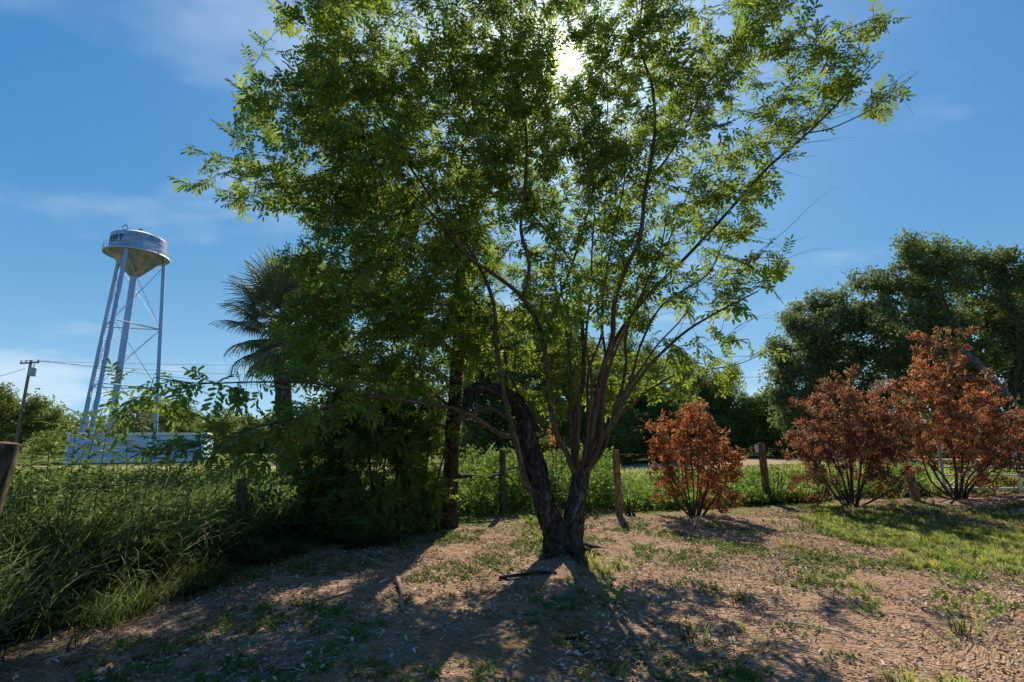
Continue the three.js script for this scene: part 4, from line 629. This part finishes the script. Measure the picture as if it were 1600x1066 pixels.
{ // tall leafy weeds rising out of the grass
  const mkGeo = (seed) => { const R = rng(seed), stem = new Geo(), lv = new Geo(), h = 1.0; const pts = [0, 0.33, 0.66, 1].map((t) => V(0.04 * Math.sin(t * 4), t * h, 0.03 * t)); stem.tube(pts, [0.007, 0.006, 0.005, 0.003], 5);
    for (let k = 0; k < 15; k++) { const t = 0.32 + 0.68 * k / 14, n = 3 + (R() * 3 | 0), a0 = R() * 6.28, c = V(0.04 * Math.sin(t * 4), t * h, 0.03 * t), pd = V(Math.cos(k * 2.4), 0.35, Math.sin(k * 2.4)).normalize(), hub = c.clone().addScaledVector(pd, 0.07 * (1.2 - t * 0.6)); stem.tube([c, hub], [0.002, 0.0015], 3, false); for (let j = 0; j < n; j++) { const a = a0 + j / n * 6.28, d = V(Math.cos(a), 0.05 + R() * 0.2, Math.sin(a)).addScaledVector(pd, 0.7).normalize(); lv.leaf(hub, d, V(0, 1, 0).addScaledVector(rdir(R), 0.3).normalize(), 0.11 + R() * 0.06, 0.036, 0.15, 0.3, 0.5); } }
    return [stem.build(), lv.build(true)]; };
  const kinds = [mkGeo(31), mkGeo(32), mkGeo(33)], sm = std(0.13, 0.17, 0.06);
  [[60, 700, 5.6, 'beside the thick dark post'], [118, 655, 5.9, 'left of the blue building corner'], [150, 640, 6.2, 'tallest, crossing the near water tower leg'], [172, 668, 6.0, 'in front of the blue building wall, below the tower'], [205, 690, 5.7, 'short one before the blue wall'], [238, 668, 6.3, 'under the end of the hanging bough'], [265, 700, 5.9, 'in the grass below the bough tips'], [95, 690, 6.6, 'behind the grass near the pale green tree'], [35, 725, 5.2, 'lowest, at the thick dark post foot'], [300, 720, 6.4, 'nearest the dark fence post in the grass'], [132, 690, 5.4, 'close to the viewer, before the building corner'], [185, 705, 6.6, 'below the middle of the blue wall'], [80, 668, 6.1, 'crossing the foot of the utility pole tree'], [222, 712, 5.3, 'short and near, under the bough'], [345, 728, 6.8, 'furthest along the grass, just left of the dark post']].forEach(([px, py, d, where], k) => {
    const top = pt(px, py, d), b = V(top.x, H(top.x, top.z), top.z), h = top.y - b.y, t = thing('tall_weed', 'slender tall weed with whorled leaves, ' + where, 'weed', b, 'tall weeds in the grass'); t.rotation.y = k * 1.7;
    const [s, l] = kinds[k % 3], sc = V(h * 0.75, h, h * 0.75); part(t, 'stem', s, sm).scale.copy(sc); part(t, 'leaves', l, vineLeaf, true).scale.copy(sc);
  });
}
{ // green weeds along and beyond the fence
  const R = rng(811), near = poly([[690, 812], [850, 800], [970, 800], [1100, 794], [1250, 784], [1440, 775], [1440, 757], [1240, 758], [1080, 762], [930, 764], [700, 772]]);
  const vg = clump('vine'), low = clumpGeo(29, 14, 0.12, 0.075, 0.045, 1), vines = weedLeaf;
  const [l, c] = spread(R, 7000, near, (p, R) => { const [px] = toPx(p); const hgt = px < 960 ? 1.3 : px < 1240 ? 0.4 : 0.32; const n = 0.5 + fbm(p.x * 0.9, p.z * 0.9, 3.3, 3); p.y += R() * hgt * clamp(n * 1.3, 0.1, 1); return [basis(p, rdir(R).add(V(0, 0.6, 0)), rdir(R), 0.9 + R() * 0.7), shade(R, [1, 1, 1], 0.35)]; });
  stuffObj(instances(vg[0], vines, l, c), 'fence_weeds', 'bright green weeds and vines growing through the fence line', 'weeds');
  const field = poly([[-100, 800], [330, 800], [700, 785], [1600, 770], [1800, 762], [1800, 738], [1000, 741], [300, 741], [-100, 741]]);
  const tg = tuftGeo(4, 12, 0.32, 0.02, 0.2, 1.3);
  const [l2, c2] = spread(R, 9000, field, (p, R) => [turned(p, R, 0.8 + R() * 0.9), shade(R, R() < 0.15 ? [1.3, 1.0, 0.8] : [1, 1, 1])], (x, z) => z > -24.4 && fbm(x * 0.35, z * 0.35, 6, 3) > -0.18);
  stuffObj(instances(tg, lawnMat, l2, c2), 'verge_grass', 'sunlit green grass between the fence and the road', 'grass');
  const shrubs = poly([[330, 800], [520, 800], [690, 800], [690, 765], [330, 765]]);
  const [l3, c3] = spread(R, 2600, shrubs, (p, R) => { p.y += R() * 0.6 * clamp(0.5 + 1.3 * fbm(p.x, p.z, 2.3, 2), 0.1, 1); return [basis(p, rdir(R).add(V(0, 0.6, 0)), rdir(R), 0.8 + R() * 0.6), shade(R, [0.9, 1, 0.9])]; });
  stuffObj(instances(vg[1], vines, l3, c3), 'field_weeds', 'low bright weeds beyond the tall grass, around the fan palm', 'weeds');
}
{ // sparse yard grass and weeds, litter
  const R = rng(821), yard = [V(-4.2, 0, -2.4), V(5.5, 0, -2.4), V(17, 0, -12), ...poly([[1600, 772], [1450, 782], [1250, 792], [1100, 805], [970, 811], [850, 811], [700, 832], [600, 850], [450, 858], [370, 885], [250, 930], [100, 985]])];
  const dens = (x, z) => { const [px, py] = toPx(V(x, 0, z)); let q = fbm(x * 0.75, z * 0.75, 12.5, 4) * 1.3 + 0.2 * fbm(x * 3, z * 3, 2, 2); const strip = Math.exp(-(((py - (822 + (px - 1300) * 0.16)) / 26) ** 2)) * sstep(px, 1230, 1300); q += 1.0 * strip; q += 0.16 * sstep(px, 1050, 1500) * sstep(py, 800, 860) - 0.08 - 0.34 * sstep(py, 915, 985) * (1 - 0.5 * sstep(px, 1350, 1500)); q -= 0.35 * (1 - sstep(px, 500, 1000)) * (1 - sstep(py, 900, 1000)); return q; };
  const sg = [tuftGeo(41, 16, 0.11, 0.007, 0.07, 1.2), tuftGeo(42, 14, 0.08, 0.007, 0.07, 1.5)];
  sg.forEach((g, k) => { const [l, c] = spread(R, 3300, yard, (p, R) => [turned(p, R, 0.6 + R() * 0.8), shade(R, R() < 0.22 ? [1.5, 1.05, 0.9] : [1, 1, 1])], (x, z) => dens(x, z) > 0.2 + R() * 0.28); stuffObj(instances(g, lawnMat, l, c), 'yard_grass', k ? 'finer short grass scattered over the bare yard' : 'patchy short green grass on the sunny side of the yard', 'grass'); });
  const wg = clumpGeo(43, 9, 0.035, 0.04, 0.022, 0.6);
  const [lw, cw] = spread(R, 6500, yard, (p, R) => [turned(p.add(V(0, -0.01, 0)), R, 0.6 + R() * 0.8, 0.5 + R() * 0.5), shade(R, [0.9, 0.95, 0.9])], (x, z) => fbm(x * 0.9 + 4, z * 0.9, 3.3, 3) > -0.02 + R() * 0.24);
  stuffObj(instances(wg, vineLeaf, lw, cw), 'ground_weeds', 'tiny creeping weeds dotted over the earth', 'weeds');
  const lg = (() => { const g = new Geo(); g.leaf(V(0, 0.006, -0.03), V(0, 0.1, 1).normalize(), V(0, 1, 0), 0.062, 0.03, 0.35, -0.2, 0.55); return g.build(true); })();
  const tones = [[0.38, 0.30, 0.23], [0.26, 0.18, 0.12], [0.46, 0.38, 0.30], [0.19, 0.14, 0.10], [0.42, 0.28, 0.14], [0.29, 0.25, 0.17], [0.54, 0.47, 0.40]];
  const near = [V(-4, 0, -2.6), V(5, 0, -2.6), V(9, 0, -8), V(7, 0, -11), ...poly([[850, 811], [700, 832], [600, 850], [450, 858], [250, 930]])];
  const [ll, cl] = spread(R, 26000, yard.map((p) => p.clone().setX(Math.min(p.x, 13))), (p, R) => [turned(p, R, 0.25 + R() * 0.7), shade(R, tones[R() * tones.length | 0], 0.2)], (x, z) => fbm(x * 0.8, z * 0.8, 22, 3) + 0.25 > R() * 0.6);
  stuffObj(instances(lg, std(1, 1, 1, 0.8), ll, cl), 'leaf_litter', 'dry brown fallen leaves strewn under the big tree', 'leaf litter');
  const st = (() => { const g = new Geo(); g.tube([V(-0.06, 0.006, 0), V(0, 0.012, 0.006), V(0.06, 0.007, -0.004)], [0.003, 0.0035, 0.002], 4); return g.build(); })();
  const [ls, cs] = spread(R, 1500, near, (p, R) => [turned(p, R, 0.4 + R() * 1.1), shade(R, tones[R() * tones.length | 0], 0.2)]);
  stuffObj(instances(st, std(1, 1, 1, 0.9), ls, cs), 'twig_litter', 'thin broken twigs lying on the earth', 'twigs');
  // weeds that can be told apart
  const big = clumpGeo(44, 64, 0.12, 0.052, 0.022, 0.9), bigTuft = tuftGeo(45, 26, 0.2, 0.009, 0.08, 1.3);
  [[1490, 914, 1.5, 0, 'largest leafy weed clump on the sunny bare ground'], [1478, 955, 1.1, 0, 'leafy weed clump just in front of the largest one'], [1545, 962, 1.2, 0, 'low spreading weed clump near the sunlit picture edge'], [1350, 955, 1.2, 0, 'leafy weed clump beside the long dry twig'], [1270, 912, 1.2, 1, 'bright grass tuft at the edge of the tree shadow'], [1510, 990, 1.3, 1, 'bright grass tuft in front of the leafy weeds'], [1160, 940, 1.2, 1, 'lone grass tuft on the bare earth between shadows'], [955, 935, 1.2, 0, 'weed clump in the branch shadows before the trunk'], [378, 862, 2.0, 0, 'feathery weed at the foot of the post in the grass'], [1085, 1000, 1.3, 1, 'grass tuft in the foreground branch shadows'], [830, 845, 2.2, 0, 'leafy sucker sprouting at the foot of the double trunk']].forEach(([x, y, s, k, label]) => {
    const b = gp(x, y), t = thing(k ? 'grass_tuft' : 'weed_clump', label, k ? 'grass tuft' : 'weed', b); part(t, k ? 'blades' : 'leaves', k ? bigTuft : big, k ? lawnMat : weedLeaf, true).scale.setScalar(s);
  });
}
{ // fallen wood
  const stick = (name, label, cat, l, r, mat, knots) => { const pts = smooth(l.map(([x, y, h]) => gp(x, y).add(V(0, h + r * 0.6, 0))), 6), t = thing(name, label, cat); part(t, 'stick', new Geo().tube(pts, (k, a, p) => r * (1 + 0.25 * perlin.noise(p.x * 9, p.y * 9 + a, p.z * 9)) * (1 - 0.45 * k / pts.length), 8).build(), mat); for (const [k, dx, dy, dz] of knots || []) { const p = pts[k]; part(t, 'side_twig', bar(p, p.clone().add(V(dx, dy, dz)), r * 0.45, 6, r * 0.15), mat); } };
  stick('fallen_branch', 'pale grey crooked stick lying in the tree shade', 'stick', [[620, 910, 0.03], [628, 930, 0.01], [627, 945, 0], [630, 955, 0]], 0.026, std(0.52, 0.46, 0.41, 0.9, { map: woodTex }), [[8, 0.09, 0.03, 0.05], [12, -0.08, 0.05, 0.03]]);
  stick('fallen_branch', 'dark broken branch lying in front of the trunk', 'stick', [[780, 906, 0], [815, 903, 0.02], [845, 898, 0.01], [870, 897, 0]], 0.022, barkGrey, [[10, 0.05, 0.05, 0.05]]);
  stick('fallen_branch', 'long thin dry twig lying in the sunlit grass', 'stick', [[1225, 975, 0.01], [1275, 984, 0.02], [1330, 997, 0.01], [1345, 1003, 0]], 0.009, std(0.55, 0.46, 0.36, 0.9), [[9, 0.05, 0.02, 0.06]]);
  stick('fallen_branch', 'short pale stick among leaves beside the crooked grey stick', 'stick', [[592, 912, 0], [606, 908, 0.01]], 0.014, std(0.5, 0.44, 0.38, 0.9), []);
  stick('fallen_branch', 'dark short stick in the foreground branch shadows', 'stick', [[882, 1000, 0], [905, 1002, 0.01], [922, 1004, 0]], 0.014, barkDark, []);
}
scene.traverse((o) => { if (o.isMesh) { o.castShadow = true; o.receiveShadow = true; } });
renderer.render(scene, camera);
